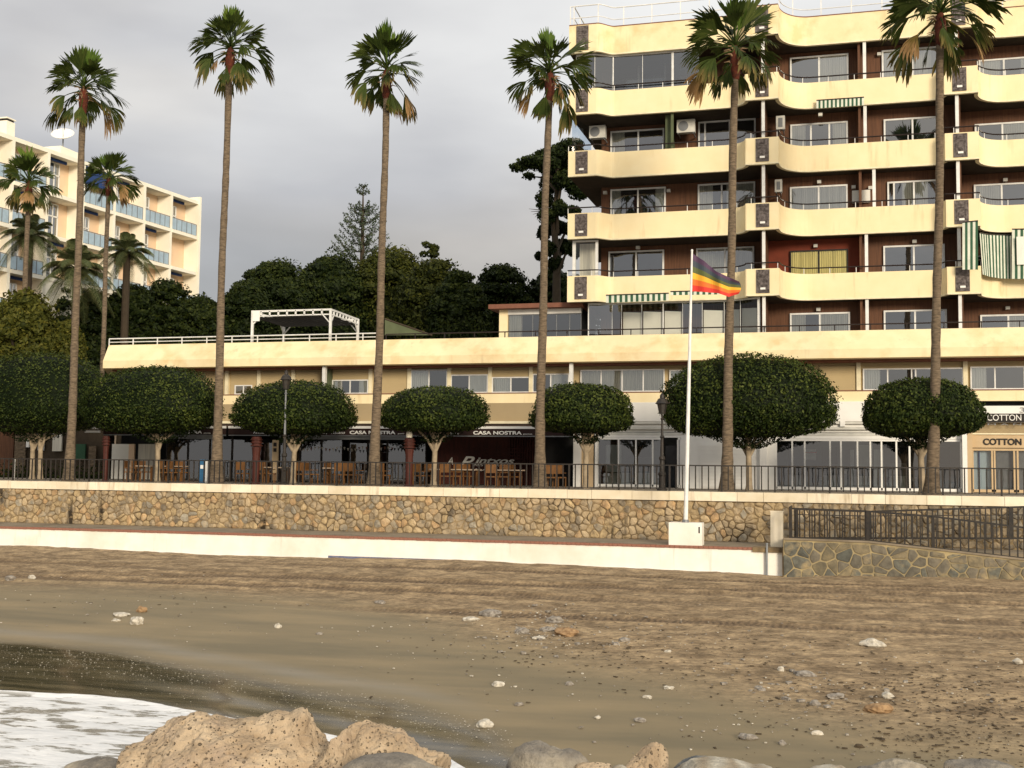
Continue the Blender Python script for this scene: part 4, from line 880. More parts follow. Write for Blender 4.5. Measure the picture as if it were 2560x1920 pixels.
# carved dark red posts
def totem(px, ytop, wpx, label):
    Y = 47.0; p = PY(px, ytop, Y); w_ = wpx/FPX*Y/2; t = thing('carved_post', label, 'post', (p.x, Y, 0), group='dark red carved posts'); zt = p.z
    MB().lathe(p.x, Y, [(w_*1.1, -.02), (w_*.75, .1), (w_*.8, zt*.6), (w_*.95, zt*.74), (w_, zt*.78)], 12).build('shaft', 'red_wood', t)
    for k in range(3): z_ = zt*.79+k*zt*.065; MB().lathe(p.x, Y, [(w_*1.1, z_), (w_*1.3, z_+.02), (w_*1.3, z_+.05), (w_*1.1, z_+.07)], 12).build('ring', 'red_wood', t)
    MB().lathe(p.x, Y, [(w_, zt*.8), (w_*1.05, zt)], 12).build('head', 'red_wood', t)
totem(642, 1092, 26, 'dark red carved post with a wide head, left of the lamp post'); totem(1024, 1096, 25, 'dark red carved post between the third palm and the fourth clipped tree'); totem(266, 1090, 18, 'dark red carved post right of the leftmost tall palm')
p = PY(1023, 1094, 47.0); tag(MB().lathe(p.x, 47, [(.0, p.z), (.13, p.z+.002), (.14, p.z+.16), (.09, p.z+.3), (.02, p.z+.42)], 10).build('lamp_head', 'hotel_white'), 'small cream lamp standing on top of the right carved post', 'lamp')
# wooden chairs: 1 pattern, then copies
def make_chair():
    t = thing('chair', 'c', 'chair', group='wooden restaurant chairs behind the railing'); m_ = 'chair_wood'
    MB().box(-.24, .24, -.24, .22, .42, .47).build('seat', m_, t)
    MB().box(-.22, .22, .20, .235, .60, .90).build('backrest', m_, t)
    MB().box(-.24, .24, .195, .24, .90, .96).build('top_rail', m_, t)
    for sx in (-1, 1):
        MB().box(sx*.22-.022, sx*.22+.022, -.22, -.18, 0, .42).build('leg', m_, t); MB().box(sx*.22-.022, sx*.22+.022, .195, .24, 0, .90).build('leg', m_, t); MB().box(sx*.22-.02, sx*.22+.02, -.2, .2, .62, .65).build('armrest', m_, t)
    return t
ch0 = make_chair(); used = False
def make_table():
    t = thing('table', 't', 'table', group='tables on the restaurant terraces')
    MB().box(-.6, .6, -.38, .38, .70, .75).build('tabletop', 'tabletop', t)
    for sx in (-.5, .5): MB().box(sx-.05, sx+.05, -.05, .05, 0, .70).build('leg', 'chair_wood', t)
    return t
tb0 = make_table(); usedt = False; r = random.Random(11)
spots = [(332, 'left of the trunk of the second clipped tree'), (352, 'just left of the second clipped trunk'), (372, 'touching the second clipped trunk on its left'), (418, 'just right of the second clipped trunk'), (440, 'second to the right of the second clipped trunk'), (462, 'left of the blue fabric sheet'),
  (612, 'left of the widest carved post'), (656, 'right of the widest carved post'), (680, 'left of the tall lamp post'), (762, 'right of the third clipped trunk'), (782, 'second right of the third clipped trunk'), (832, 'left of the small potted plant on the terrace'), (858, 'middle of the terrace left of the third palm'), (882, 'second left of the third palm'), (900, 'just left of the third palm'),
  (960, 'just right of the third palm'), (1054, 'left of the fourth clipped trunk'), (1072, 'touching the fourth clipped trunk on its left'), (1120, 'first right of the fourth clipped trunk'), (1145, 'second right of the fourth clipped trunk'), (1172, 'third right of the fourth clipped trunk'), (1232, 'under the right half of the script sign'), (1262, 'below the end of the script sign'), (1288, 'beside the red slats'), (1382, 'first right of the fourth palm'), (1400, 'second right of the fourth palm')]
for i, (px, where) in enumerate(spots):
    Y = 47.6+(i % 3)*.55; c = ch0 if not used else copy_tree(ch0); used = True
    c.location = (XX(px, Y), Y, -.02); c.rotation_euler = (0, 0, r.choice((PI, PI, 0, PI/2+.2, PI-.4))+r.uniform(-.15, .15)); c['label'] = 'wooden armchair %s' % where
for px, where in ((362, 'left of the second clipped trunk'), (437, 'right of the second clipped trunk'), (700, 'behind the tall lamp post'), (850, 'between chairs in the middle terrace'), (1115, 'right of the fourth clipped trunk'), (1168, 'under the script sign'), (1275, 'before the red slats')):
    Y = 48.6; c = tb0 if not usedt else copy_tree(tb0); usedt = True
    c.location = (XX(px, Y), Y, -.02); c['label'] = 'pale topped terrace table %s' % where
p = PY(500, 1140, 46.6); tag(MB().box(p.x, p.x+.22, 46.6, 46.9, 0, 1.02).box(p.x+.04, p.x+.18, 46.59, 46.598, .62, .78, 1).build('menu_stand', ['blue_fabric', 'white']), 'blue upright menu stand left of the second palm', 'menu stand')
p = PY(514, 1140, 46.5); tag(MB().box(p.x, p.x+.10, 46.5, 46.56, 0, .98).build('white_board', 'white'), 'narrow white board beside the blue menu stand', 'board')
p = PY(36, 1140, 44.9); tag(MB().box(p.x-.04, p.x+.04, 44.85, 44.93, 0, .95).build('white_post', 'white'), 'thin white post behind the railing at the far left', 'post')
p = PY(687, 1100, 50); tag(MB().box(p.x-.12, p.x+.16, 50, 50.1, .1, p.z).box(p.x-.06, p.x+.10, 49.99, 49.998, p.z-.55, p.z-.38, 1).box(p.x-.06, p.x+.10, 49.99, 49.998, p.z-.30, p.z-.12, 1).build('menu_board', ['tan_band', 'letters_black']), 'tan menu board standing left of the tall lamp post', 'menu board')
# dark shelter left of the restaurant with pale openings
lf = thing('kiosk', 'dark kiosk with green door and pale posts behind the leftmost clipped tree', 'kiosk', (-40, 55, 0))
MB().box(-50, XX(262, 55), 55.5, 56, 0, 3.2).build('back_wall', 'bark_dark', lf)
for a, c, y0, y1, m_ in ((0, 30, 1080, 1200, 'wood_wall'), (38, 60, 1080, 1200, 'trunk_palm'), (66, 72, 1090, 1118, 'white'), (88, 92, 1083, 1112, 'white'), (96, 108, 1078, 1126, 'white'), (132, 153, 1084, 1128, 'curtain'), (190, 212, 1110, 1150, 'awn_green'), (222, 237, 1115, 1200, 'trunk_palm')): inside_ = (PY(a, y0, 55.3), PY(c, y1, 55.3)); MB().box(inside_[0].x, inside_[1].x, 55.3, 55.4, max(0, inside_[1].z), inside_[0].z).build('panel', m_, lf)
for y in (1070, 1079): a = PY(212, y, 51.5); MB().box(a.x, XX(252, 51.5), 51.5, 51.56, a.z-.05, a.z+.05).build('rail', 'white', lf)
r = random.Random(3); n_ = 900; cen = np.stack([RS.uniform(XX(0, 54.9), XX(262, 54.9), n_), RS.uniform(54.5, 55.2, n_), RS.uniform(0, .9, n_)*RS.rand(n_)], 1)
tag(cards('low_hedge', cen, unit(RS.normal(size=(n_, 3))), .16, 'leaf_tree'), 'low dark green hedge under the leftmost trees', 'hedge', kind='stuff')
# ================================================================ LAMP POSTS, FLAGPOLE
def lamp(px, ybase, ytop, Y, label):
    p = PY(px, ybase, Y); zt = PY(px, ytop, Y).z; x = p.x; t = thing('street_lamp', label, 'street lamp', (x, Y, 0), group='old fashioned iron street lamps')
    MB().lathe(x, Y, [(.20, 0), (.20, .06), (.13, .12), (.12, .55), (.15, .60), (.15, .66), (.10, .72), (.085, 1.15), (.12, 1.2), (.12, 1.27), (.07, 1.35), (.06, 2.0), (.10, 2.05), (.045, 2.12)], 12).build('base', 'black_metal', t)
    MB().lathe(x, Y, [(.05, 2.1), (.038, zt-1.05), (.07, zt-1.0), (.03, zt-.95), (.05, zt-.85)], 10).build('pole', 'grey_metal' if px < 1000 else 'black_metal', t)
    l_ = MB().lathe(x, Y, [(.12, zt-.82), (.19, zt-.45), (.27, zt-.42), (.16, zt-.24), (.09, zt-.2), (.09, zt-.1), (.02, zt)], 8).build('lantern', 'black_metal', t)
    MB().lathe(x, Y, [(.105, zt-.81), (.17, zt-.46)], 6).build('lantern_glass', 'glass_dark', l_)
    return x
lx = lamp(709, 1212, 925, 45.6, 'tall street lamp with black lantern above the third clipped tree')
lamp(1655, 1226, 982, 45.3, 'black street lamp just left of the flagpole')
FYp = 41.75; b0 = PY(1672, 1306, FYp-.3); b1 = PY(1755, 1356, FYp-.3)
tag(MB().box(b0.x, b1.x, FYp-.32, FYp+.35, -1.815, b0.z).box(b1.x-.12, b1.x-.07, FYp-.326, FYp-.321, b0.z-.35, b0.z-.13, 1).build('pole_footing', ['white_plaster', 'letters_black']), 'white block footing on the path under the flagpole', 'footing')
fb = PY(1714, 1304, FYp); ft = PY(1730, 627, FYp)
fp = thing('flagpole', 'tall white flagpole rising from the white block', 'flagpole', (fb.x, FYp, b0.z))
MB().tube([(fb.x, FYp, b0.z-.05), tuple((Vector((fb.x, FYp, b0.z))+ft)/2), tuple(ft)], [.078, .062, .034], 12).tube([tuple(ft), tuple(ft+Vector((0, 0, .05)))], [.05, .03], 10).build('pole', 'white_metal', fp)
MB().lathe(fb.x, FYp, [(.12, b0.z-.01), (.12, b0.z+.08), (.085, b0.z+.1)], 10).build('collar', 'grey_metal', fp)
# rainbow flag, blown to the right: outline traced as a cloth with folds
tp = [(1732, 634), (1760, 652), (1790, 678), (1820, 692), (1848, 704)]; bp_ = [(1728, 728), (1760, 730), (1795, 733), (1822, 742), (1846, 735)]
NU, NV = 24, 12; fl = MB(); G = []
for i in range(NU+1):
    u = i/NU; k = min(int(u*4), 3); f_ = u*4-k; yo = .13*math.sin(u*9)*u+.05*math.sin(u*19)
    a = (tp[k][0]+(tp[k+1][0]-tp[k][0])*f_, tp[k][1]+(tp[k+1][1]-tp[k][1])*f_); c = (bp_[k][0]+(bp_[k+1][0]-bp_[k][0])*f_, bp_[k][1]+(bp_[k+1][1]-bp_[k][1])*f_)
    row = []
    for j in range(NV+1):
        v_ = j/NV; bow = 6*math.sin(v_*PI)*max(0, u-.75)*4
        row.append(PY(a[0]+(c[0]-a[0])*v_+bow, a[1]+(c[1]-a[1])*v_, FYp+yo+.05*math.sin(v_*7+u*6)*u))
    G.append(row)
fg = thing('rainbow_flag', 'rainbow flag blowing to the right at the top of the white pole', 'flag', tuple(G[0][6]))
for s_, m_ in enumerate(('flag_violet', 'flag_blue', 'flag_green', 'flag_yellow', 'flag_orange', 'flag_red')):
    mb = MB()
    for i in range(NU):
        for j in (2*s_, 2*s_+1): mb.face([G[i][j], G[i][j+1], G[i+1][j+1], G[i+1][j]])
    mb.build('stripe', m_, fg, True)
# ================================================================ CLIPPED TREES ON THE PROMENADE
def blob_tree(pxl, pxr, yt, yb, trunks, Y, label, n, leaf=.115, mat='leaf_ficus', seed=0, dy=None, group='clipped round trees on the promenade'):
    xl, xr = XX(pxl, Y), XX(pxr, Y); zt, zb = PY((pxl+pxr)/2, yt, Y).z, PY((pxl+pxr)/2, yb, Y).z; cx = (xl+xr)/2; ax = (xr-xl)/2-.05; ay = dy or min(ax, 1.9); H = zt-zb
    t = thing('clipped_tree', label, 'tree', (XX(trunks[0], Y), Y, 0), group=group)
    zm = zb+H*.36
    def surf(d, jit):    # point on a flattened dome, flat below, bulging above
        up = d[:, 2] > 0; h = np.where(up, zt-zm, zm-zb); pw = np.where(up, 2.3, 2.9)
        r_ = (np.abs(d[:, 0])**pw+np.abs(d[:, 1])**pw+np.abs(d[:, 2])**pw)**(-1/pw); q = d*r_[:, None]
        lump = 1+.075*fbm(q*1.9, seed, 4)+jit
        return np.stack([cx+q[:, 0]*ax*lump, Y+q[:, 1]*ay*lump, zm+q[:, 2]*h*lump], 1)
    d = unit(RS.normal(size=(n, 3))); P = surf(d, RS.normal(size=n)*.028-.02); nr = unit(d*np.array([1, 1, 1.2])+RS.normal(size=(n, 3))*.55)
    rv = .50+.20*fbm(P*1.4, seed+3, 3)+.20*RS.normal(size=n)+.12*(d[:, 2] > .2)  # random tone; upper leaves also coloured lighter as if lit from above
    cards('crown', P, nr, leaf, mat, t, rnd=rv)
    k = 14 if ax < 3 else 18; me = MB(); rings = []
    for i in range(1, 10):
        th = PI*i/10; row = []
        for j in range(24): ph = 2*PI*j/24; row.append((math.sin(th)*math.cos(ph), math.sin(th)*math.sin(ph), math.cos(th)))
        rings.append(row)
    pts = surf(np.array([q for row in rings for q in row]), -.075); me.v = [tuple(p) for p in pts]
    for i in range(8):
        for j in range(24): a = i*24+j; b_ = i*24+(j+1) % 24; me.f.append((a, a+24, b_+24, b_)); me.m.append(0)
    me.f += [tuple(range(24)), tuple(reversed(range(192, 216)))]; me.m += [0, 0]
    o = me.build('light_block_core', 'leaf_ficus', t, True)  # added solid core, stops light passing through the crown
    mb = MB(); rr = random.Random(seed)
    for tx in trunks:
        x = XX(tx, Y); top_ = Vector((x*.7+cx*.3, Y, zb+.25)); mid_ = Vector((x+rr.uniform(-.04, .04), Y, zb*.62)); mb.tube([(x, Y, -.03), (x, Y, .25), mid_, top_], [.17, .125, .11, .14], 9)
        for s_ in (-1, -.35, .4, 1): mb.tube([mid_, mid_+Vector((s_*.28, rr.uniform(-.2, .2), (zb-mid_.z)*.6)), (mid_.x+s_*ax*.35, Y+rr.uniform(-.5, .5), zb+.3)], [.085, .06, .05], 7)
    mb.build('trunk', 'bark', t, True)
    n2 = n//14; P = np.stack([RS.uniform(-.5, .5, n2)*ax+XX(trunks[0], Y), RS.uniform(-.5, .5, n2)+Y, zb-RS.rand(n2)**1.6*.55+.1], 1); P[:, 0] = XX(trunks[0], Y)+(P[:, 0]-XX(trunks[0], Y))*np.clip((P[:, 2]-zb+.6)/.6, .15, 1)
    cards('under_foliage', P, unit(RS.normal(size=(n2, 3))), leaf, mat, t, rnd=.25*RS.rand(n2))  # crown underside: shade put into the leaf colour, dark tones only
TR = [(-75, 266, 884, 1082, (88, 108), 48.6, 'broad clipped tree cut off by the left picture edge', 15000), (222, 549, 915, 1082, (400,), 47.4, 'clipped tree between the two leftmost tall palms', 15000),
      (592, 879, 955, 1084, (737,), 47.4, 'clipped tree behind the tall street lamp', 12000), (955, 1216, 968, 1080, (1087,), 47.4, 'small neat clipped tree just right of the third palm', 9500),
      (1334, 1583, 960, 1082, (1466,), 47.2, 'clipped tree just right of the fourth palm', 9500), (1649, 2091, 887, 1092, (1872,), 47.2, 'largest clipped tree, behind flagpole and fifth palm', 20000), (2154, 2460, 946, 1092, (2303,), 46.9, 'clipped tree behind the rightmost tall palm', 14000)]
for i, (a, b_, c, d, tk, Y, lb, n) in enumerate(TR): blob_tree(a, b_, c, d, tk, Y, lb, n, seed=i*7+1)
# ================================================================ PALMS
def fan_frond(elev, pet, blade, spread, droop, nleaf, seed, tipb, mat):
    r = random.Random(seed); e_ = rad(elev); D = Vector((math.cos(e_), 0, math.sin(e_))); Sd = Vector((0, 1, 0))
    V = []; F = []; T = []; RN = []
    hub = None; prev = Vector((0, 0, 0)); k = 5; pts = []
    for i in range(k+1): s = i/k; pts.append(D*pet*s+Vector((0, 0, -1))*pet*.22*s*s*(math.cos(e_)+.2))
    mb = MB(); mb.tube(pts, [.035-.02*i/k for i in range(k+1)], 4); hub = pts[-1]; D2 = (pts[-1]-pts[-2]).normalized(); base = r.uniform(.3, .7)
    twist = r.uniform(-1.0, 1.0); Nn = D2.cross(Sd).normalized(); S2 = (Sd*math.cos(twist)+Nn*math.sin(twist)).normalized()
    nv0 = len(mb.v); T = [0.]*nv0; RN = [base]*nv0; dphi = 2*rad(spread)/nleaf
    for j in range(nleaf):
        ph = rad(-spread+2*spread*(j+.5)/nleaf)+r.uniform(-.02, .02); L_ = blade*(.72+.28*math.cos(ph*.9))*r.uniform(.72, 1.1); d = D2*math.cos(ph)+S2*math.sin(ph); wdir = (-D2*math.sin(ph)+S2*math.cos(ph)); fold = .02*(1 if j % 2 else -1); dr = droop*r.uniform(.7, 1.35); k0 = len(mb.v)
        for s in (0., .3, .55, .8, 1.):
            c = hub+d*(s*L_)*(1-.28*dr*s*s)+Vector((0, 0, -1))*dr*L_*(s**2.1)*.62+Nn*fold*s; wd = [.012, L_*.3*dphi*.72, L_*.55*dphi*.78, .042, .005][(0., .3, .55, .8, 1.).index(s)]
            mb.v += [tuple(c-wdir*wd), tuple(c+wdir*wd)]; tv = max(0., (s-(1-tipb*r.uniform(.7, 1.2)))/.35) if tipb > 0 else 0; T += [tv, tv]; rv = base+r.uniform(-.25, .25); RN += [rv, rv]
        for q in range(4): mb.f.append((k0+2*q, k0+2*q+1, k0+2*q+3, k0+2*q+2)); mb.m.append(0)
    me = mb.mesh('frond', mat); a = me.attributes.new('tip', 'FLOAT', 'POINT'); a.data.foreach_set('value', np.clip(T, 0, 1).astype('f')); a = me.attributes.new('rnd', 'FLOAT', 'POINT'); a.data.foreach_set('value', np.clip(RN, 0, 1).astype('f')); return me
LV = {}
for key, (el, pet, bl, sp, dr, tb, mt) in {'top': (80, .5, 1.15, 22, .05, 0, 'frond_young'), 'up': (62, .6, 1.15, 28, .12, 0, 'frond_green'), 'high': (40, .85, 1.12, 34, .30, .03, 'frond_green'), 'mid': (14, 1.0, 1.0, 40, .60, .12, 'frond_green'), 'low': (-10, 1.0, .95, 42, .85, .3, 'frond_green'), 'old': (-24, .85, .92, 40, .85, .7, 'frond_old'), 'dead': (-56, .6, .75, 36, .6, .2, 'frond_green')}.items():
    LV[key] = [fan_frond(el+random.uniform(-7, 7), pet, bl, sp, dr, 18, hash_, tb, mt) for hash_ in [len(LV)*10+q_ for q_ in range(1, 6)]]
def palm(hub, base, label, seed, scale=1., r0=.20, r1=.125, bend=.0, name='fan_palm', group='tall fan palms along the promenade', lean=0., old=2):
    r = random.Random(seed); hub = Vector(hub); base = Vector(base); t = thing(name, label, 'palm tree', tuple(base), group=group)
    n_ = 44; pts = []; rs_ = []; H = (hub-base).length
    for i in range(n_+1):
        s = i/n_; p = base.lerp(hub-Vector((0, 0, .25*scale)), s); p.x += bend*math.sin(s*PI)+.018*math.sin(s*13+seed); p.y += .01*math.sin(s*9+seed*2)
        pts.append(p); rs_.append((r1+(r0-r1)*math.exp(-s*7)+(r0-r1)*.35*(1-s))*(1+.075*r.uniform(-1, 1))+.09*math.exp(-s*40))
    MB().tube(pts, rs_, 14).build('trunk', 'trunk_palm', t, True)
    q = pts[-1]; MB().lathe(q.x, q.y, [(r1*.95, q.z-.75*scale), (r1*1.25, q.z-.6*scale), (r1*1.6, q.z-.1*scale), (r1*1.35, q.z+.2*scale), (.04, q.z+.5*scale)], 12).build('leaf_bases', 'palm_boot', t, True)
    mb = MB()
    for i in range(15): a = r.uniform(0, 6.28); zz = q.z+r.uniform(-.35, .25)*scale; d = Vector((math.cos(a), math.sin(a), 0)); mb.tube([q+Vector((0, 0, zz-q.z))+d*.1, q+Vector((0, 0, zz-q.z+.15))+d*.26, q+Vector((0, 0, zz-q.z+.1))+d*.4*scale], [.035, .028, .01], 4)
    mb.build('old_stalks', 'petiole_tan', t)
    plan = [('top', 5), ('up', 8), ('high', 11), ('mid', 9), ('low', 6), ('old', old), ('dead', 3)]
    for key, cnt in plan:
        a0 = r.uniform(0, 6.28)
        for i in range(cnt):
            o = link('frond', r.choice(LV[key]), t); az = a0+2*PI*(i+r.uniform(-.42, .42))/cnt; sc = scale*r.uniform(.78, 1.12)
            o.location = (hub.x, hub.y, hub.z+{'top': .2, 'up': .15, 'high': .05, 'mid': 0, 'low': -.12, 'old': -.15, 'dead': -.25}[key]*scale+.10*scale); o.rotation_euler = (r.uniform(-.25, .25), r.uniform(-.2, .2), az); o.scale = (sc, sc, sc)
PYY = 45.35
for i, (hx, hy, bx, sc, lb, bend) in enumerate([(209, 228, 180, 1.0, 'leftmost of the tall fan palms, with orange browned right fronds', .04), (577, 128, 548, 1.0, 'tall fan palm second from the left, its tip near the top edge', -.08),
      (967, 184, 938, 1.0, 'third tall fan palm from the left, standing against open sky', .05), (1374, 190, 1351, 1.0, 'tall fan palm just left of the cream tower', -.05), (1838, 128, 1815, 1.05, 'tall fan palm behind the flag, in front of the tower', .0), (2351, 42, 2326, 1.12, 'rightmost tall fan palm, crown cut by the top edge', .06)]):
    palm(PY(hx, hy, PYY), Vector((XX(bx, PYY), PYY, -.02)), lb, 31+i*5, sc*1.09, .22, .135, bend, old=(2, 1, 2, 3, 1, 2)[i])
# smaller palms farther back on the left
palm(PY(72, 462, 58), Vector((XX(55, 58), 58, 0)), 'smaller fan palm at the far left before the white hotel', 71, 1.12, .2, .14, 0, group='smaller palms before the hotel')
palm(PY(272, 452, 58), Vector((XX(253, 58), 58, 0)), 'smaller fan palm just right of the leftmost tall palm', 83, .95, .17, .12, 0, group='smaller palms before the hotel')
def feather_frond(elev, L_, seed):
    r = random.Random(seed); e_ = rad(elev); mb = MB(); pts = []; RN = []; T = []
    for i in range(13): s = i/12; pts.append(Vector((math.cos(e_)*L_*s*(1-.12*s), 0, math.sin(e_)*L_*s-.62*L_*s**2.2*math.cos(e_*.6))))
    mb.tube(pts, [.03-.022*i/12 for i in range(13)], 4); T += [0]*len(mb.v); RN += [.8]*len(mb.v)
    for i in range(46):
        s = .14+.86*i/46; k = min(int(s*12), 11); p = pts[k].lerp(pts[k+1], s*12-k); tg = (pts[k+1]-pts[k]).normalized(); ll = .42*L_*.42*math.sin(PI*min(1, s*.85+.12))+.08
        for sd_ in (-1, 1):
            d = (tg*.55+Vector((0, sd_, 0))*.85+Vector((0, 0, -.25))).normalized(); w_ = tg*.018; m_ = p+d*ll*.55; e2 = p+d*ll+Vector((0, 0, -.28*ll)); k0 = len(mb.v); mb.v += [tuple(p-w_), tuple(p+w_), tuple(m_+w_), tuple(e2), tuple(m_-w_)]; mb.f.append((k0, k0+1, k0+2, k0+3, k0+4)); mb.m.append(0); v_ = r.random(); RN += [v_]*5; T += [0, 0, .1, .5, .1]
    me = mb.mesh('frond', 'frond_feather'); a = me.attributes.new('tip', 'FLOAT', 'POINT'); a.data.foreach_set('value', np.clip(T, 0, 1).astype('f')); a = me.attributes.new('rnd', 'FLOAT', 'POINT'); a.data.foreach_set('value', np.array(RN, 'f')); return me
FFm = [[feather_frond(e_, 2.6, 5*k+e_) for k in range(2)] for e_ in (78, 55, 30, 5, -20)]
def feather_palm(hub, label, seed, sc):
    r = random.Random(seed); t = thing('feather_palm', label, 'palm tree', (hub.x, hub.y, 0), group='feather palms before the hotel')
    MB().tube([(hub.x, hub.y, 0), (hub.x, hub.y, hub.z)], [.3, .22], 10).build('trunk', 'bark_dark', t)
    for k, cnt in enumerate((5, 8, 9, 9, 6)):
        for i in range(cnt): o = link('frond', r.choice(FFm[k]), t); o.location = hub; o.rotation_euler = (0, 0, 2*PI*(i+r.uniform(-.3, .3))/cnt+k); o.scale = [sc*r.uniform(.85, 1.1)]*3
feather_palm(PY(192, 672, 62), 'feather palm behind the leftmost tall palm trunk', 3, 1.15); feather_palm(PY(318, 632, 66), 'feather palm in front of the hotel, right of the two thin trunks', 8, .9); feather_palm(PY(75, 590, 62), 'feather palm low behind the far left fan palm', 12, .95)
# ================================================================ TREES BEHIND
def crown_cloud(t, clumps, n, leaf, mat, seed, core=True, shade=.0, yb=None):
    """leaf cards over the shells of many ellipsoid clumps (cx,cy,cz,rx,ry,rz)"""
    C = np.array(clumps); area = C[:, 3]*C[:, 5]; pick = RS.choice(len(C), n, p=area/area.sum()); c = C[pick]; d = unit(RS.normal(size=(n, 3))*np.array([1, 1, 1])); d[:, 2] = np.where(RS.rand(n) < .3, np.abs(d[:, 2]), d[:, 2])
    rr = (.72+.34*RS.rand(n)**.8)*(1+.20*fbm(d*2.6+c[:, :3]*.3, seed, 4)); P = c[:, :3]+d*c[:, 3:]*rr[:, None]
    keep = np.ones(n, bool)
    for k in range(len(C)): q = (P-C[k, :3])/C[k, 3:]; keep &= ~((np.sum(q*q, 1) < .50) & (pick != k))
    P = P[keep]; d = d[keep]; rv = .42+.22*fbm(P*.8, seed+5, 3)+.2*RS.normal(size=len(P))+.22*d[:, 2]  # random tone plus painted light: leaves facing up are coloured lighter
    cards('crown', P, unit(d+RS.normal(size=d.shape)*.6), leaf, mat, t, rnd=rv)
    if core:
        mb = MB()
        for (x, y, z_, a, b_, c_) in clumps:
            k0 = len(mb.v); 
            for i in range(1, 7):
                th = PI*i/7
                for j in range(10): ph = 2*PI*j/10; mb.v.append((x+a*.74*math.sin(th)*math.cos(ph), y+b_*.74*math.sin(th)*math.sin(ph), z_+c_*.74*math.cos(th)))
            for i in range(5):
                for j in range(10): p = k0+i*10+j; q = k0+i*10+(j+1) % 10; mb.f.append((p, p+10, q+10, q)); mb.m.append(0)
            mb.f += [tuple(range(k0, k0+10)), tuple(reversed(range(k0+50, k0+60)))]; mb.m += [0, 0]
        mb.build('light_block_core', mat, t, True)  # cores added inside the clumps to block light between the leaf cards
def tree(px, pyt, pyb, wpx, Y, label, n, mat='leaf_tree', seed=0, leaf=.25, nc=16, name='broadleaf_tree', group='dark trees behind the low building', flat=.55):
    """crown with top at pyt, width wpx, made of nc clumps"""
    r = random.Random(seed); p0 = PY(px, pyt, Y); zb = PY(px, pyb, Y).z; W_ = wpx/FPX*Y*.5*1.02; H = p0.z-zb; t = thing(name, label, 'tree', (p0.x, Y, 0), group=group); cl = []
    cl.append((p0.x, Y, zb+H*.1, W_*.93, W_*.62, H*.84)); nc = nc*3; n = int(n*1.5)
    for i in range(nc):
        a = r.uniform(0, 2*PI); q = math.sqrt(r.random()); u = q*math.cos(a); v_ = -abs(q*math.sin(a)) if i % 4 else q*math.sin(a); s = min(W_*r.uniform(.13, .27), 1.5); top_ = zb+H*math.sqrt(max(0, 1-u*u*.97)); z_ = zb+(top_-zb)*math.sqrt(max(0, 1-v_*v_*.8))*r.uniform(.86, 1)-s*flat*.8
        cl.append((p0.x+u*(W_-s*.8), Y+v_*W_*.6, z_, s, s, s*flat*r.uniform(.8, 1.15)))
    s = W_*.36; cl.append((p0.x, Y, p0.z-s*flat, s, s, s*flat))
    crown_cloud(t, cl, n, leaf, mat, seed)
    mb = MB(); mb.tube([(p0.x, Y, -.1), (p0.x+r.uniform(-.4, .4), Y, zb*.6), (p0.x, Y, zb+H*.4)], [.42, .32, .22], 9)
    for i in range(4): c = cl[i*3 % len(cl)]; mb.tube([(p0.x, Y, zb*.8), (c[0], c[1], c[2])], [.16, .08], 6)
    mb.build('trunk', 'bark_dark', t, True)
for i, (px, yt, yb, w_, Y, lb, mt, n) in enumerate([
    (690, 655, 850, 300, 74, 'broad dark tree behind the pergola, left side of the mound', 'leaf_tree', 15000), (830, 640, 860, 300, 77, 'dark tree behind the right half of the pergola', 'leaf_tree', 14000),
    (610, 712, 860, 200, 70, 'lowest dark tree at the left foot of the mound', 'leaf_tree', 8000), (985, 622, 850, 320, 79, 'olive tinted tree at the top of the mound by the third palm', 'leaf_tree_olive', 15000),
    (1090, 648, 860, 220, 74, 'tree right of the third palm trunk', 'leaf_tree_olive', 10000), (1150, 678, 860, 180, 72, 'green tree behind the sloping mesh screen', 'leaf_tree', 8000), (1255, 662, 850, 200, 76, 'dark tree left of the fourth palm trunk', 'leaf_tree', 9000),
    (1380, 676, 860, 200, 78, 'dark tree low behind the roof annex', 'leaf_tree', 8000), (1440, 690, 860, 150, 80, 'dark tree half hidden by the tower corner', 'leaf_tree', 5000),
    (505, 742, 900, 210, 68, 'green tree just left of the second palm trunk', 'leaf_tree', 8000), (420, 700, 900, 220, 70, 'dark green tree below the right end of the hotel', 'leaf_tree', 10000), (330, 712, 900, 220, 68, 'tree below the hotel between the thin palm trunks', 'leaf_tree', 9000),
    (130, 690, 930, 200, 70, 'dark tree behind the yellow green bush', 'leaf_tree', 8000), (235, 730, 930, 170, 66, 'dark tree just right of the leftmost tall palm', 'leaf_tree', 7000), (20, 700, 930, 160, 70, 'dark tree at the far left under the hotel', 'leaf_tree', 6000)]):
    tree(px, yt, yb, w_, Y, lb, n, mt, 100+i*3)
tree(60, 728, 930, 250, 57.5, 'yellow green leafy tree at the far left', 9000, 'leaf_yellow', 200, .26, 16, 'light_green_tree', 'pale trees at the far left', .8)
tree(175, 800, 935, 110, 57.0, 'small yellow green tree beside the leftmost tall palm', 4000, 'leaf_yellow', 203, .22, 10, 'light_green_tree', 'pale trees at the far left', .8)
# thin treetops standing out of the mound
t = thing('small_tree', 'small thin olive treetop sticking out above the tree mound', 'tree', tuple(PY(1075, 660, 78))[:2]+(0,)); r = random.Random(6); cl = []
for i in range(9): p = PY(1075+r.uniform(-20, 20), 612+r.uniform(0, 30), 78+r.uniform(-.6, .6)); cl.append((p.x, p.y, p.z, .30, .3, .20))
crown_cloud(t, cl, 900, .24, 'leaf_tree_olive', 5, False); p = PY(1078, 625, 78); MB().tube([(p.x, 78, 4), tuple(p)], [.12, .05], 6).build('trunk', 'bark_dark', t)
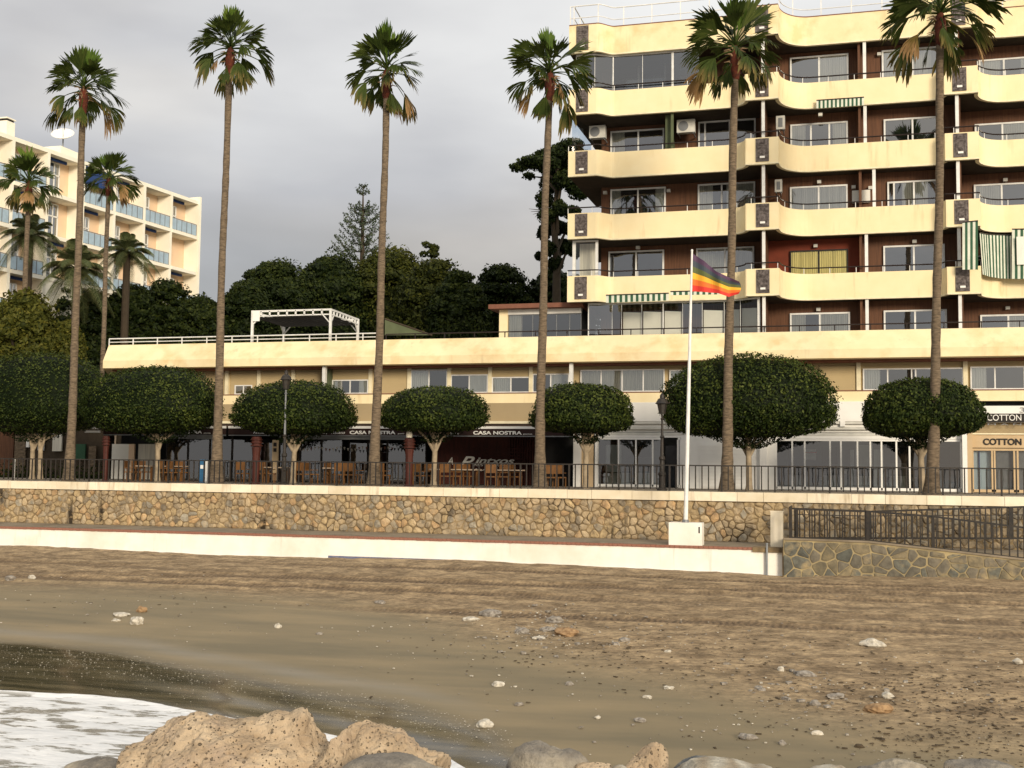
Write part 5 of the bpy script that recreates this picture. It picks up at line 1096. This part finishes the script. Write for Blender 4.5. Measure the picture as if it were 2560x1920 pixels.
# Norfolk pine
Yp = 86; q = PY(908, 462, Yp); zb = PY(908, 660, Yp).z; t = thing('norfolk_pine', 'slim Norfolk Island pine with tiered upcurved branches against the sky', 'pine tree', (q.x, Yp, 0))
MB().tube([(q.x, Yp, 0), (q.x+.05, Yp, zb), tuple(q)], [.35, .22, .03], 8).build('trunk', 'bark_dark', t); r = random.Random(8)
lev = [(468, 10), (484, 22), (518, 34), (530, 40), (549, 52), (566, 58), (583, 64), (603, 62), (622, 72), (643, 78), (660, 84)]
for i, (py, ln) in enumerate(lev):
    z_ = PY(908, py+(8 if i > 1 else 0), Yp).z; L_ = ln/FPX*Yp*1.05; nb_ = 6 if i > 1 else 4; a0 = r.random()*6
    for j in range(nb_):
        a = a0+2*PI*j/nb_+r.uniform(-.2, .2); d = Vector((math.cos(a), math.sin(a), 0)); L2_ = L_*r.uniform(.85, 1.1); pts = [Vector((q.x, Yp, z_))+d*L2_*s+Vector((0, 0, 1))*(L2_*(.62*s**1.7)-.06*L2_*math.sin(s*3)) for s in (0, .25, .5, .75, 1)]
        n_ = int(16+75*L2_/2.2); s = .28+.72*RS.rand(n_) if i > 1 else RS.rand(n_); P = np.array([pts[0]+d*L2_*s_+Vector((0, 0, 1))*(L2_*(.62*s_**1.7)-.06*L2_*math.sin(s_*3)) for s_ in s]); wv_ = .12*np.sin(np.clip(s, .1, 1)*PI*.93)+.06; P = P+RS.normal(size=(n_, 3))*wv_[:, None]*.55
        o = cards('branch', P, unit(RS.normal(size=(n_, 3))), .17, 'leaf_pine', t, rnd=RS.rand(n_)); MB().tube(pts, [.035, .03, .025, .02, .01], 4).build('branch_wood', 'bark_dark', o)
# big dark ragged pine between the fourth palm and the tower
Yk = 74; t = thing('stone_pine', 'ragged dark pine with drooping limbs beside the tower', 'pine tree', (XX(1385, Yk), Yk, 0)); r = random.Random(15); cl = []
for (a, y, w_, h) in ((1300, 418, 30, 14), (1330, 404, 42, 16), (1370, 392, 44, 24), (1360, 408, 50, 22), (1405, 380, 44, 26), (1430, 364, 36, 22), (1395, 420, 50, 30), (1440, 400, 46, 36), (1322, 440, 18, 12), (1376, 462, 30, 34), (1420, 450, 44, 30), (1450, 478, 34, 26), (1362, 500, 26, 34), (1368, 540, 26, 24), (1400, 520, 22, 24), (1430, 530, 26, 20), (1360, 582, 18, 24), (1392, 570, 26, 22), (1425, 572, 22, 18), (1372, 622, 18, 20), (1405, 616, 30, 22), (1388, 660, 20, 22), (1440, 628, 24, 16), (1345, 640, 8, 12)):
    p = PY(a, y, Yk+r.uniform(-1.5, 1.5)); s = FPX/Yk; cl.append((p.x, p.y, p.z, w_/s*.95, w_/s*.8, h/s*.9))
crown_cloud(t, cl[:16], 11000, .22, 'leaf_tree', 15, True); crown_cloud(t, cl[16:], 7000, .25, 'leaf_tree', 16, False)
mb = MB(); base_ = Vector((XX(1390, Yk), Yk, 0)); mb.tube([base_, PY(1392, 660, Yk), PY(1385, 560, Yk), PY(1395, 440, Yk)], [.4, .26, .2, .12], 8)
for c in cl[::2]: z_ = max(8, c[2]-1.5); mb.tube([(base_.x, Yk, z_), ((base_.x+c[0])/2, c[1], c[2]-.2), (c[0], c[1], c[2])], [.12, .08, .03], 5)
for i in range(5): a = PY(1350, 525+i*3, Yk); b_ = PY(1322+i*5, 522+i*7, Yk); mb.tube([a, b_], [.03, .01], 4)
mb.build('trunk', 'bark_dark', t, True)
# ================================================================ WHITE HOTEL
HA = PD(-70, 309.5, 1); d97 = 96.; B3 = PD(497, 503, d97); zr = B3.z
def at_roof(px, py): d = ray(px, py); k = (zr-EYE)/d.z; return Vector((d.x*k, d.y*k, zr))
A3 = at_roof(0, 329); U3 = (B3-A3); LEN = U3.length; U3.normalize(); V3 = Vector((-U3.y, U3.x, 0))    # V3 points away from us
if V3.y < 0: V3 = -V3
hz_rot = math.atan2(U3.y, U3.x)
ht = thing('hotel', 'long white hotel block with peach balconies and blue glass railings', 'hotel', (0, 0, 0))
def H(u, v_, z_): return A3+U3*u+V3*v_+Vector((0, 0, z_-zr))
def hbox(mb, u0, u1, v0, v1, z0, z1, mi=0):
    k = len(mb.v); mb.v += [tuple(H(u, v_, z_)) for z_ in (z0, z1) for (u, v_) in ((u0, v0), (u1, v0), (u1, v1), (u0, v1))]
    for q in ((3, 2, 1, 0), (4, 5, 6, 7), (0, 1, 5, 4), (1, 2, 6, 5), (2, 3, 7, 6), (3, 0, 4, 7)): mb.f.append(tuple(k+i for i in q)); mb.m.append(mi)
    return mb
def u_of(px):      # where the view through this column meets the roof edge line
    lo, hi = -30., LEN+5
    for _ in range(50):
        m_ = (lo+hi)/2; q = H(m_, 0, zr)-Vector((0, 0, EYE)); X_ = 1280+FPX*q.dot(CR)/q.dot(CF)
        if X_ < px: lo = m_
        else: hi = m_
    return lo
div = [-16, u_of(-60), u_of(36), u_of(124), u_of(212), u_of(290), u_of(364), u_of(431), LEN]
FH = 2.92; nf = 5
hbox(MB(), -16, LEN, 0, 12, zr-.28, zr).build('roof_slab', 'hotel_white', ht)
hbox(MB(), LEN-.0, LEN+.22, -.12, 12, zr-FH*nf-2, zr+.35).build('end_wall', 'hotel_white', ht)
hbox(MB(), -16, LEN, 1.3, 12, 2, zr-.28).build('back_wall', 'peach', ht)
r = random.Random(21)
for i in range(len(div)-1):
    u0, u1 = div[i], div[i+1]
    if i > 0: hbox(MB(), u0-.12, u0+.12, 0, 1.3, zr-FH*nf-2, zr-.28).build('fin_wall', 'hotel_white', ht)
    for k in range(nf):
        zt = zr-.28-FH*k; zf = zt-FH+.28+ (0)
        ua, ub = u0+.13, u1-.13; fin = (i, k)
        if k < nf: hbox(MB(), ua, ub, -.05, 1.3, zf-.26, zf).build('floor_slab', 'hotel_white', ht)
        wide = ub-ua; wa, wb = ua+.25, ua+wide*.62; z0, z1_ = zf+.02, zt-.38
        if fin in ((3, 0), (3, 1), (3, 2)): wa, wb = ua+.1, ub-1.0; z1_ = zt-.1
        o = MB(); hbox(o, wa, wb, 1.16, 1.29, z1_-.08, z1_); hbox(o, wa, wa+.09, 1.16, 1.29, z0, z1_); hbox(o, wb-.09, wb, 1.16, 1.29, z0, z1_); hbox(o, wa, wb, 1.16, 1.29, z0+(z1_-z0)*.62, z0+(z1_-z0)*.66)
        for q_ in (1, 2, 3): um = wa+(wb-wa)*q_/4; hbox(o, um-.035, um+.035, 1.16, 1.29, z0, z1_)
        if fin == (7, 1): continue
        w_ = o.build('window', 'white', ht); P_ = hbox(MB(), wa+.09, wb-.09, 1.23, 1.27, z0, z1_-.08); P_.build('backing', 'interior' if (i+k) % 3 == 1 else 'curtain', w_)
        MB().face([H(wa+.09, 1.2, z0), H(wb-.09, 1.2, z0), H(wb-.09, 1.2, z1_-.08), H(wa+.09, 1.2, z1_-.08)]).build('pane', 'glass', w_)
        hbox(MB(), ua+.1, ub-wide*.3, .6, .7, zt-.22, zt-.02).build('blind_box', 'navy', ht) if (i+k) % 2 else None
        if i == 3: continue
        g = MB(); hbox(g, ua, ub, .04, .08, zf+.92, zf+.97); npn = 5
        for q_ in range(npn+1): um = ua+(ub-ua)*q_/npn; hbox(g, um-.02, um+.02, .04, .08, zf, zf+.92)
        g = g.build('balcony_rail', 'grey_metal', ht)
        for q_ in range(npn): ga, gb = ua+(ub-ua)*q_/npn+.03, ua+(ub-ua)*(q_+1)/npn-.03; MB().face([H(ga, .06, zf+.06), H(gb, .06, zf+.06), H(gb, .06, zf+.9), H(ga, .06, zf+.9)]).build('glass_panel', 'blue_panel', g)
hbox(MB(), div[4]+.2, div[4]+3.0, -.02, .04, zr-1.55, zr-.3).build('blue_awning', 'navy', ht)
hbox(MB(), div[3]-.2, div[4]-.2, .0, .1, zr-FH*nf, zr-FH*3).build('wall', 'hotel_white', ht)
# roof things on the hotel
p = PD(14, 320, 79); tag(MB().box(p.x-.42, p.x+.42, p.y-.4, p.y+.4, zr-.2, zr+1.35).box(p.x-.36, p.x+.36, p.y-.34, p.y+.34, zr+1.35, zr+1.5, 1).box(p.x-.46, p.x+.46, p.y-.44, p.y+.44, zr+1.5, zr+1.58).build('chimney_box', ['hotel_white', 'letters_black']), 'white chimney with dark vent slot on the hotel roof, far left', 'chimney')
p = PD(163, 378, 88); t = thing('roof_hut', 'small orange brick hut on the hotel roof', 'roof hut', (p.x, p.y, zr)); MB().box(p.x-.6, p.x+1.1, p.y, p.y+2, zr-.2, zr+1.15).build('wall', 'rooftan', t); MB().box(p.x+.1, p.x+.5, p.y-.03, p.y, zr, zr+.9).build('door', 'peach', t); MB().face([(p.x-.7, p.y-.1, zr+1.15), (p.x+1.2, p.y-.1, zr+1.15), (p.x+.9, p.y+1, zr+1.6), (p.x-.5, p.y+1, zr+1.6)]).build('roof', 'rooftan', t)
p2 = PD(125, 372, 84); tag(MB().box(p2.x-.9, p2.x+.9, p2.y, p2.y+2, zr-.2, zr+1.1).build('roof_tank', 'hotel_white'), 'white box shaped housing beside the orange hut on the hotel roof', 'roof housing')
p = PD(158, 343, 86); t = thing('satellite_dish', 'white satellite dish on the hotel roof beside the leftmost tall palm', 'satellite dish', tuple(p)); mb = MB(); prof = [(0.02, 0), (.35, .04), (.6, .14), (.82, .30)]
ax_ = Vector((.25, -.6, .75)).normalized(); mb.tube([p+ax_*z_ for r_, z_ in prof], [r_ for r_, z_ in prof], 20, caps=False); mb.build('dish', 'white', t); MB().tube([p, (p.x, p.y, zr)], .05, 6).tube([p+ax_*.05, p+ax_*.75+Vector((.1, 0, -.1))], .02, 5).build('mast', 'grey_metal', t)
# ================================================================ FOREGROUND ROCKS
def striped(name, c1, c2, c3, sc, rot):
    m = bpy.data.materials.new(name); MAT[name] = m; m.use_nodes = True; n = m.node_tree.nodes; l = m.node_tree.links; b = n['Principled BSDF']; b.inputs['Roughness'].default_value = .85
    tc = n.new('ShaderNodeTexCoord'); mp = n.new('ShaderNodeMapping'); mp.inputs['Rotation'].default_value = rot; l.new(tc.outputs['Object'], mp.inputs[0]); w = n.new('ShaderNodeTexWave'); w.inputs['Scale'].default_value = sc; w.inputs['Distortion'].default_value = 5; w.inputs['Detail'].default_value = 5; w.inputs['Detail Scale'].default_value = 1.6; l.new(mp.outputs[0], w.inputs['Vector'])
    r = n.new('ShaderNodeValToRGB'); l.new(w.outputs[0], r.inputs[0]); r.color_ramp.elements[0].color = (*c1, 1); r.color_ramp.elements[1].color = (*c3, 1); q = r.color_ramp.elements.new(.5); q.color = (*c2, 1); t = n.new('ShaderNodeTexNoise'); t.inputs['Scale'].default_value = 7; t.inputs['Detail'].default_value = 8; l.new(tc.outputs['Object'], t.inputs['Vector'])
    x = n.new('ShaderNodeMixRGB'); x.blend_type = 'MULTIPLY'; x.inputs[0].default_value = 1; l.new(r.outputs[0], x.inputs[1]); r2 = n.new('ShaderNodeValToRGB'); r2.color_ramp.elements[0].position = .3; r2.color_ramp.elements[0].color = (.6, .6, .6, 1); r2.color_ramp.elements[1].position = .65; r2.color_ramp.elements[1].color = (1.1, 1.1, 1.1, 1); l.new(t.outputs[0], r2.inputs[0]); l.new(r2.outputs[0], x.inputs[2]); l.new(x.outputs[0], b.inputs['Base Color'])
    t.inputs['Scale'].default_value = 11; t.inputs['Roughness'].default_value = .68; bp = n.new('ShaderNodeBump'); bp.inputs['Strength'].default_value = 1.; bp.inputs['Distance'].default_value = .06; l.new(t.outputs[0], bp.inputs['Height']); l.new(bp.outputs[0], b.inputs['Normal'])
striped('rock_grey', (.20, .18, .155), (.30, .265, .215), (.40, .35, .27), 1.1, (.3, 1.1, .5)); striped('rock_blue', (.10, .11, .12), (.17, .175, .175), (.28, .27, .25), 2.0, (1.3, .1, .2)); striped('rock_cream', (.34, .28, .20), (.46, .41, .32), (.56, .52, .43), 1.5, (.8, .3, 0))
# porous tuff: pits from a cell bump pattern, their shade painted into the colour
m = MAT['tuff']; n = m.node_tree.nodes; l = m.node_tree.links; b = n['Principled BSDF']; tc = n.new('ShaderNodeTexCoord'); col0 = b.inputs['Base Color'].links[0].from_socket
def pits(sc, thr):
    v = n.new('ShaderNodeTexVoronoi'); v.inputs['Scale'].default_value = sc; v.inputs['Randomness'].default_value = 1; l.new(tc.outputs['Object'], v.inputs['Vector']); sp = n.new('ShaderNodeSeparateColor'); l.new(v.outputs['Color'], sp.inputs[0]); t = n.new('ShaderNodeMath'); t.operation = 'POWER'; l.new(sp.outputs[0], t.inputs[0]); t.inputs[1].default_value = 3.; t0 = t; t = n.new('ShaderNodeMath'); t.operation = 'MULTIPLY'; l.new(t0.outputs[0], t.inputs[0]); t.inputs[1].default_value = thr
    d = n.new('ShaderNodeMath'); d.operation = 'DIVIDE'; l.new(v.outputs['Distance'], d.inputs[0]); l.new(t.outputs[0], d.inputs[1]); r = n.new('ShaderNodeValToRGB'); r.color_ramp.elements[0].position = .55; r.color_ramp.elements[0].color = (0, 0, 0, 1); r.color_ramp.elements[1].position = 1.; l.new(d.outputs[0], r.inputs[0]); return r.outputs[0]
pa, pb = pits(22, .42), pits(52, .5); mlt = n.new('ShaderNodeMixRGB'); mlt.blend_type = 'MULTIPLY'; mlt.inputs[0].default_value = 1; l.new(pa, mlt.inputs[1]); l.new(pb, mlt.inputs[2])
bp = n.new('ShaderNodeBump'); bp.inputs['Strength'].default_value = 1.; bp.inputs['Distance'].default_value = .03; l.new(mlt.outputs[0], bp.inputs['Height']); old = b.inputs['Normal'].links[0].from_socket; l.new(old, bp.inputs['Normal']); l.new(bp.outputs[0], b.inputs['Normal'])
cm = n.new('ShaderNodeMixRGB'); cm.blend_type = 'MULTIPLY'; cm.inputs[0].default_value = .5; l.new(col0, cm.inputs[1]); l.new(mlt.outputs[0], cm.inputs[2]); l.new(cm.outputs[0], b.inputs['Base Color'])
def rock(lobes, dist, mat, label, seed, nu=110, nv=70, amp=.10, fr=2.2, depth=.9, squeeze=1., name='boulder', ridg=.0, facets=14, cat='boulder', group='boulders along the bottom edge'):
    """lobes: (px,py,rx,rz) ellipsoids in picture units at this distance; a star-shaped union of them, roughened"""
    k = dist/FPX; cs = [PD(a, b_, dist) for a, b_, _, _ in lobes]; c0 = cs[0]; th = np.linspace(.02, PI-.02, nv); ph = np.linspace(0, 2*PI, nu, endpoint=False); T_, P_ = np.meshgrid(th, ph, indexing='ij')
    d = np.stack([np.sin(T_)*np.cos(P_), np.sin(T_)*np.sin(P_), np.cos(T_)], -1).reshape(-1, 3); R_ = np.zeros(len(d)); ac = np.zeros(len(d))
    for c, (_, _, rx, rz) in zip(cs, lobes):
        rad_ = np.array([rx*k, rx*k*depth, rz*k]); o = np.array(c0-c)/rad_; dd = d/rad_; A = np.sum(dd*dd, 1); B = np.sum(dd*o, 1); C_ = np.dot(o, o)-1; D_ = B*B-A*C_; t = np.where(D_ > 0, (-B+np.sqrt(np.maximum(D_, 0)))/A, 0); t = np.maximum(t, 0); ac += t**9
    R_ = ac**(1/9.); pos = d*R_[:, None]; size = max(l_[2] for l_ in lobes)*k
    n1 = fbm(pos/size*fr+seed, seed, 4); n2 = fbm(pos/size*fr*4+seed, seed+50, 3); rg = 1-np.abs(fbm(pos/size*fr*1.3+seed*2, seed+9, 3))
    R_ = R_*(1+amp*(n1*.8+ridg*(rg-.6))+amp*.34*n2); co = d*R_[:, None]+np.array(c0)
    rr_ = np.random.RandomState(seed)
    for _ in range(facets):      # split faces
        nn = unit(rr_.normal(size=(1, 3)))[0]; q_ = d@nn; h_ = np.percentile(R_*q_, 99.5)*rr_.uniform(.68, .93); lim = np.where(q_ > .15, h_/np.maximum(q_, .15), 1e9); R_ = np.where(R_ > lim, lim+(R_-lim)*.12, R_)
    if mat == 'tuff' and nu > 100:
        for _ in range(170):
            c_ = unit(rr_.normal(size=(1, 3)))[0]; s_ = rr_.uniform(.012, .035)*(1 if rr_.rand() < .9 else 2.2); R_ = R_*(1-s_*1.1*np.exp(-((1-d@c_)*2/s_**2)**2))
    R_ = R_*(1+.011*facets)
    co = d*(R_*(1+(.026 if mat == 'tuff' else .024)*fbm(d*7+seed, seed+5, 5)+(.012 if mat == 'tuff' else .004)*fbm(d*30, seed+6, 2)))[:, None]+np.array(c0)
    idx = np.arange(nu*nv).reshape(nv, nu); nx = np.roll(idx, -1, 1); F = np.stack([idx[:-1], idx[1:], nx[1:], nx[:-1]], -1).reshape(-1, 4)
    o = link(name, gridmesh(name, co, F, mat)); o.data.polygons.foreach_set('use_smooth', [True]*len(F)); return tag(o, label, cat, group)
rock([(560, 2000, 285, 178), (728, 1925, 72, 112), (690, 1910, 70, 98), (640, 1905, 80, 95), (490, 1895, 80, 95), (380, 1960, 110, 70), (800, 1960, 90, 80)], 9.2, 'tuff', 'largest tan pitted boulder with a raised peak at its right', 3, 420, 260, .085, 4.2, .8, ridg=.6, facets=5)
rock([(930, 1980, 175, 120), (885, 1890, 75, 76), (960, 1890, 80, 56), (1050, 1950, 95, 60)], 9.0, 'tuff', 'pitted tan boulder just right of the largest one', 11, 300, 180, .10, 4.5, .8, ridg=.7, facets=5)
rock([(1000, 1990, 130, 90), (940, 1970, 80, 60)], 8.5, 'rock_grey', 'grey boulder with pale curved stripes before the tan boulders', 17, 130, 80, .07, 2.4, .7)
rock([(1090, 1960, 60, 48), (1170, 1955, 50, 38)], 8.8, 'rock_cream', 'low pale boulder between the striped grey and the upright grey boulder', 18, 90, 60, .10, 2.4, .7)
rock([(1375, 1992, 95, 104), (1340, 1935, 55, 62), (1420, 1945, 55, 50)], 9.0, 'rock_grey', 'upright grey brown boulder near the middle of the bottom edge', 23, 130, 90, .09, 2.3, .8, ridg=.6)
rock([(1475, 1960, 60, 60)], 8.9, 'tuff', 'small pinkish boulder right of the upright grey one', 29, 90, 60, .12, 2.6)
rock([(1548, 1930, 20, 15)], 8.8, 'rock_cream', 'tiny pale rock left of the porous tan boulder', 30, 50, 30, .12, 2.2)
rock([(1618, 1945, 56, 80), (1590, 1915, 36, 48)], 9.1, 'tuff', 'knobbly porous tan boulder left of the blue grey slab', 37, 130, 90, .15, 5.5, ridg=.8)
rock([(1765, 1966, 112, 62), (1840, 1972, 90, 48)], 9.4, 'rock_blue', 'blue grey striped slab rock', 41, 110, 70, .05, 2.2, .8)
rock([(1800, 1965, 150, 58), (1940, 1955, 80, 52)], 8.7, 'rock_cream', 'long flat cream rock at the bottom edge', 43, 130, 70, .06, 3.0, .6, ridg=.4)
rock([(2090, 1978, 100, 52)], 8.8, 'rock_cream', 'low cream rock between the long flat one and the grey pair', 47, 90, 60, .08, 2.6, .7)
rock([(2255, 1976, 88, 66), (2180, 1972, 60, 46)], 9.0, 'rock_grey', 'left one of the two rounded grey rocks at the lower right', 53, 110, 70, .08, 2.6, .7)
rock([(2450, 1976, 120, 68), (2380, 1972, 70, 60)], 9.0, 'rock_grey', 'rightmost rounded grey rock at the lower right corner', 59, 110, 70, .08, 2.4, .7)
rock([(250, 1955, 100, 48), (130, 1975, 90, 46)], 9.6, 'rock_grey', 'low dark rock at the lower left below the foam', 61, 110, 70, .10, 2.6, .7)
r = random.Random(77); i = 0
base = MB()
for i in range(46):     # the heap under them, down to the sea bed
    x = -6.5+i*.26+r.uniform(-.2, .2); u = .28*x; y = 8.2+.28*x+r.uniform(-.9, .9)
    zc = r.uniform(-3.1, -2.3); s = r.uniform(.5, .8); k0 = len(base.v); q = []
    for a in range(1, 6):
        for c in range(8): t1, t2 = PI*a/6, 2*PI*c/8; rr_ = s*r.uniform(.85, 1.1); base.v.append((x+rr_*math.sin(t1)*math.cos(t2), y+rr_*math.sin(t1)*math.sin(t2), min(zc+rr_*math.cos(t1), -1.9)))
    for a in range(4):
        for c in range(8): p = k0+a*8+c; q_ = k0+a*8+(c+1) % 8; base.f.append((p, p+8, q_+8, q_)); base.m.append(0)
    base.f += [tuple(range(k0, k0+8)), tuple(reversed(range(k0+32, k0+40)))]; base.m += [0, 0]
tag(base.build('breakwater_rubble', 'rock_grey'), 'heaped rubble under the foreground boulders', 'rubble', kind='stuff')
# ================================================================ STONES AND LITTER ON THE SAND
def ground_hit(px, py):
    z_ = -3.2
    for _ in range(12): p = PZ(px, py, z_); z_ = float(sandz(np.array([p.x]), np.array([p.y]))[0])
    return Vector((p.x, p.y, z_)), (Vector((0, 0, EYE))-p).length
LS = [(340, 1560, 34, 22, 'pebble_white', 'white and grey stone with a dark side, largest on the left part of the beach'), (354, 1529, 27, 14, 'pebble_orange', 'tan stone just above the largest left stone'), (305, 1539, 40, 9, 'pebble_white', 'flat white stick-like stone left of the tan stone'), (290, 1553, 22, 7, 'pebble_white', 'small flat pale stone left of the largest left stone'),
  (25, 1451, 26, 14, 'pebble_grey', 'dark grey stone at the far left below the white wall'), (80, 1447, 18, 11, 'pebble_white', 'white stone at the far left just right of a dark one'), (695, 1569, 18, 12, 'pebble_white', 'lone small white stone left of the beach centre'), (798, 1587, 16, 7, 'pebble_grey', 'small grey stone right of a lone white one'),
  (1212, 1817, 46, 20, 'pebble_white', 'big white stone lying on the shining wet sand'), (1245, 1715, 34, 13, 'pebble_white', 'white stone in the smooth middle of the beach'), (1296, 1764, 20, 9, 'pebble_grey', 'small pale stone right above the wet line'), (1424, 1713, 20, 10, 'pebble_grey', 'pale grey stone in the smooth sand right of centre'),
  (1230, 1538, 52, 18, 'pebble_grey', 'arched grey white stone at the left of the stone cluster'), (1178, 1550, 38, 9, 'pebble_white', 'long white stone left of the arched grey one'), (1418, 1586, 60, 18, 'pebble_orange', 'flat orange slab in the stone cluster'), (1346, 1597, 34, 8, 'pebble_white', 'flat cream stone left below the orange slab'), (1388, 1556, 42, 17, 'pebble_grey', 'dark grey stone heap piece above the orange slab'), (1305, 1583, 34, 16, 'pebble_grey', 'grey stone left of the orange slab'), (1370, 1577, 40, 12, 'pebble_grey', 'flat grey stone touching the orange slab from the left'), (1560, 1603, 30, 12, 'pebble_grey', 'grey stone at the right end of the cluster'),
  (2183, 1614, 56, 18, 'pebble_white', 'jagged white stone, largest in the right half'), (2014, 1690, 46, 14, 'pebble_grey', 'flat grey stone amid pebbles right of centre'), (1953, 1677, 17, 13, 'pebble_white', 'pointed white stone left of the flat grey one'), (2194, 1778, 60, 22, 'pebble_orange', 'rounded orange brown stone low on the right'), (2219, 1744, 30, 16, 'pebble_white', 'white grey stone above the rounded orange one'), (2089, 1744, 40, 12, 'pebble_grey', 'grey stone left above the rounded orange one'), (2038, 1762, 28, 12, 'pebble_grey', 'small rough grey stone left of the orange one'),
  (1868, 1847, 48, 14, 'pebble_grey', 'long dark grey stone near the bottom right boulders'), (2041, 1836, 28, 10, 'pebble_white', 'flat white stone above the long cream boulder'), (1672, 1722, 24, 9, 'pebble_white', 'white stone in smooth sand right of centre'), (1955, 1862, 18, 12, 'pebble_grey', 'small grey stone above the cream boulder'), (1600, 1804, 30, 12, 'pebble_grey', 'two-tone grey stone above the porous boulder'), (2148, 1868, 22, 9, 'pebble_dark', 'dark brown lump above the grey boulders'), (1618, 1745, 22, 8, 'pebble_white', 'slim white stone standing out right of the middle'), (1494, 1796, 16, 7, 'pebble_white', 'small white stone above the upright grey boulder'), (2545, 1658, 22, 13, 'pebble_white', 'white stone at the right picture edge'), (1905, 1727, 20, 9, 'pebble_grey', 'small speckled stone left of the grey stones'), (1670, 1630, 18, 6, 'pebble_white', 'small white stone above the smooth sand, right half'), (950, 1508, 30, 9, 'pebble_grey', 'tan grey stone near the tyre tracks, centre left')]
for i, (px, py, w_, h_, mt, lb) in enumerate(LS):
    p, D_ = ground_hit(px, py); w2 = w_/FPX*D_/2; h2 = h_/FPX*D_*.62; nu, nv = 16, 10; th = np.linspace(.05, PI-.05, nv); ph = np.linspace(0, 2*PI, nu, endpoint=False); T_, P_ = np.meshgrid(th, ph, indexing='ij'); d = np.stack([np.sin(T_)*np.cos(P_), np.sin(T_)*np.sin(P_), np.cos(T_)], -1).reshape(-1, 3)
    rr_ = 1+.38*fbm(d*2.1+i, i+300, 4); co = d*rr_[:, None]*np.array([w2, w2*.7, h2])+np.array([p.x, p.y, p.z+h2*.35]); idx = np.arange(nu*nv).reshape(nv, nu); nx = np.roll(idx, -1, 1); F = np.stack([idx[:-1], idx[1:], nx[1:], nx[:-1]], -1).reshape(-1, 4)
    o = link('beach_stone', gridmesh('beach_stone', co, F, mt)); o.data.polygons.foreach_set('use_smooth', [False]*len(F)); tag(o, lb, 'stone', 'stones lying on the beach')
def scatter(name, pts, mat, smin, smax, flat, label, cat, elong=1.):
    n_ = len(pts); s = smin*(smax/smin)**(RS.rand(n_)**1.8); z_ = sandz(pts[:, 0], pts[:, 1]); base8 = unit(np.array([(a, b_, c) for a in (-1, 1) for b_ in (-1, 1) for c in (-1, 1)], float)); V = base8[None]*(.7+.5*RS.rand(n_, 8, 1)); ang = RS.rand(n_)*PI
    V = V*np.stack([s*elong, s, s*flat], 1)[:, None, :]; ca, sa = np.cos(ang)[:, None], np.sin(ang)[:, None]; X_ = V[:, :, 0]*ca-V[:, :, 1]*sa; Y_ = V[:, :, 0]*sa+V[:, :, 1]*ca; V = np.stack([X_+pts[:, 0:1], Y_+pts[:, 1:2], V[:, :, 2]+z_[:, None]+(s*flat*.3)[:, None]+.012], 2).reshape(-1, 3)
    f = np.array([(0, 1, 3, 2), (4, 6, 7, 5), (0, 4, 5, 1), (2, 3, 7, 6), (0, 2, 6, 4), (1, 5, 7, 3)]); F = (f[None]+8*np.arange(n_)[:, None, None]).reshape(-1, 4)
    o = link(name, gridmesh(name, V, F, mat)); o.data.polygons.foreach_set('use_smooth', [False]*len(F)); return tag(o, label, cat, kind='stuff')
def pick(n_, boxes):   # boxes of the picture: (px0,px1,py0,py1,weight)
    w = np.array([b_[4] for b_ in boxes], float); k = RS.choice(len(boxes), n_, p=w/w.sum()); o = []
    for j in k: b_ = boxes[j]; p, _ = ground_hit((b_[0]+b_[1])/2+(b_[1]-b_[0])*.36*RS.normal(), (b_[2]+b_[3])/2+(b_[3]-b_[2])*.36*RS.normal()); o.append((p.x, p.y))
    o = np.array(o); f_ = fbm(np.stack([o[:, 0]*1.1, o[:, 1]*1.4, 0*o[:, 0]], 1), 99, 4); return o[(f_+.7*RS.normal(size=len(o)) > -.1) & (o[:, 1] < 40.6)]
BX = [(0, 620, 1425, 1560, 2), (1100, 1700, 1530, 1640, 4), (1700, 2560, 1560, 1760, 5), (1500, 2560, 1700, 1900, 3), (2330, 2560, 1450, 1480, 1.2), (900, 1700, 1600, 1760, 1), (600, 1200, 1520, 1620, .7), (1250, 1480, 1535, 1610, 2.5), (2350, 2560, 1450, 1478, 2)]
scatter('white_pebbles', pick(1300, BX), 'pebble_white', .008, .045, .45, 'small pale pebbles and shells strewn over the sand', 'pebbles'); scatter('grey_pebbles', pick(1500, BX), 'pebble_grey', .009, .05, .45, 'small grey pebbles strewn over the sand', 'pebbles')
scatter('stone_rubble', pick(230, [(1240, 1600, 1535, 1625, 3), (1850, 2150, 1640, 1780, 1.2), (2350, 2560, 1450, 1476, 1)]), 'pebble_grey', .03, .11, .45, 'broken grey stones heaped in the middle of the beach', 'rubble', 1.3)
scatter('dark_litter', pick(4200, [(1800, 2560, 1560, 1900, 6), (2250, 2560, 1740, 1900, 7), (1150, 1800, 1540, 1680, 4), (0, 700, 1440, 1550, .8), (1700, 2560, 1640, 1720, 3)]), 'pebble_dark', .008, .04, .3, 'scattered dark seaweed and wood scraps on the sand', 'litter', 2.2)
q = []
for _ in range(1500):
    u = RS.rand(); px = -20+1300*u; yb_ = np.interp(px, (0, 330, 560, 800, 1000, 1280), (1612, 1640, 1678, 1722, 1748, 1830)); p, _d = ground_hit(px, yb_+abs(RS.normal())*38-4+RS.rand()*8); q.append((p.x, p.y))
scatter('foam_flecks', np.array(q), 'pebble_white', .006, .022, .25, 'flecks of foam and shell grit left on the wet sand', 'foam flecks')
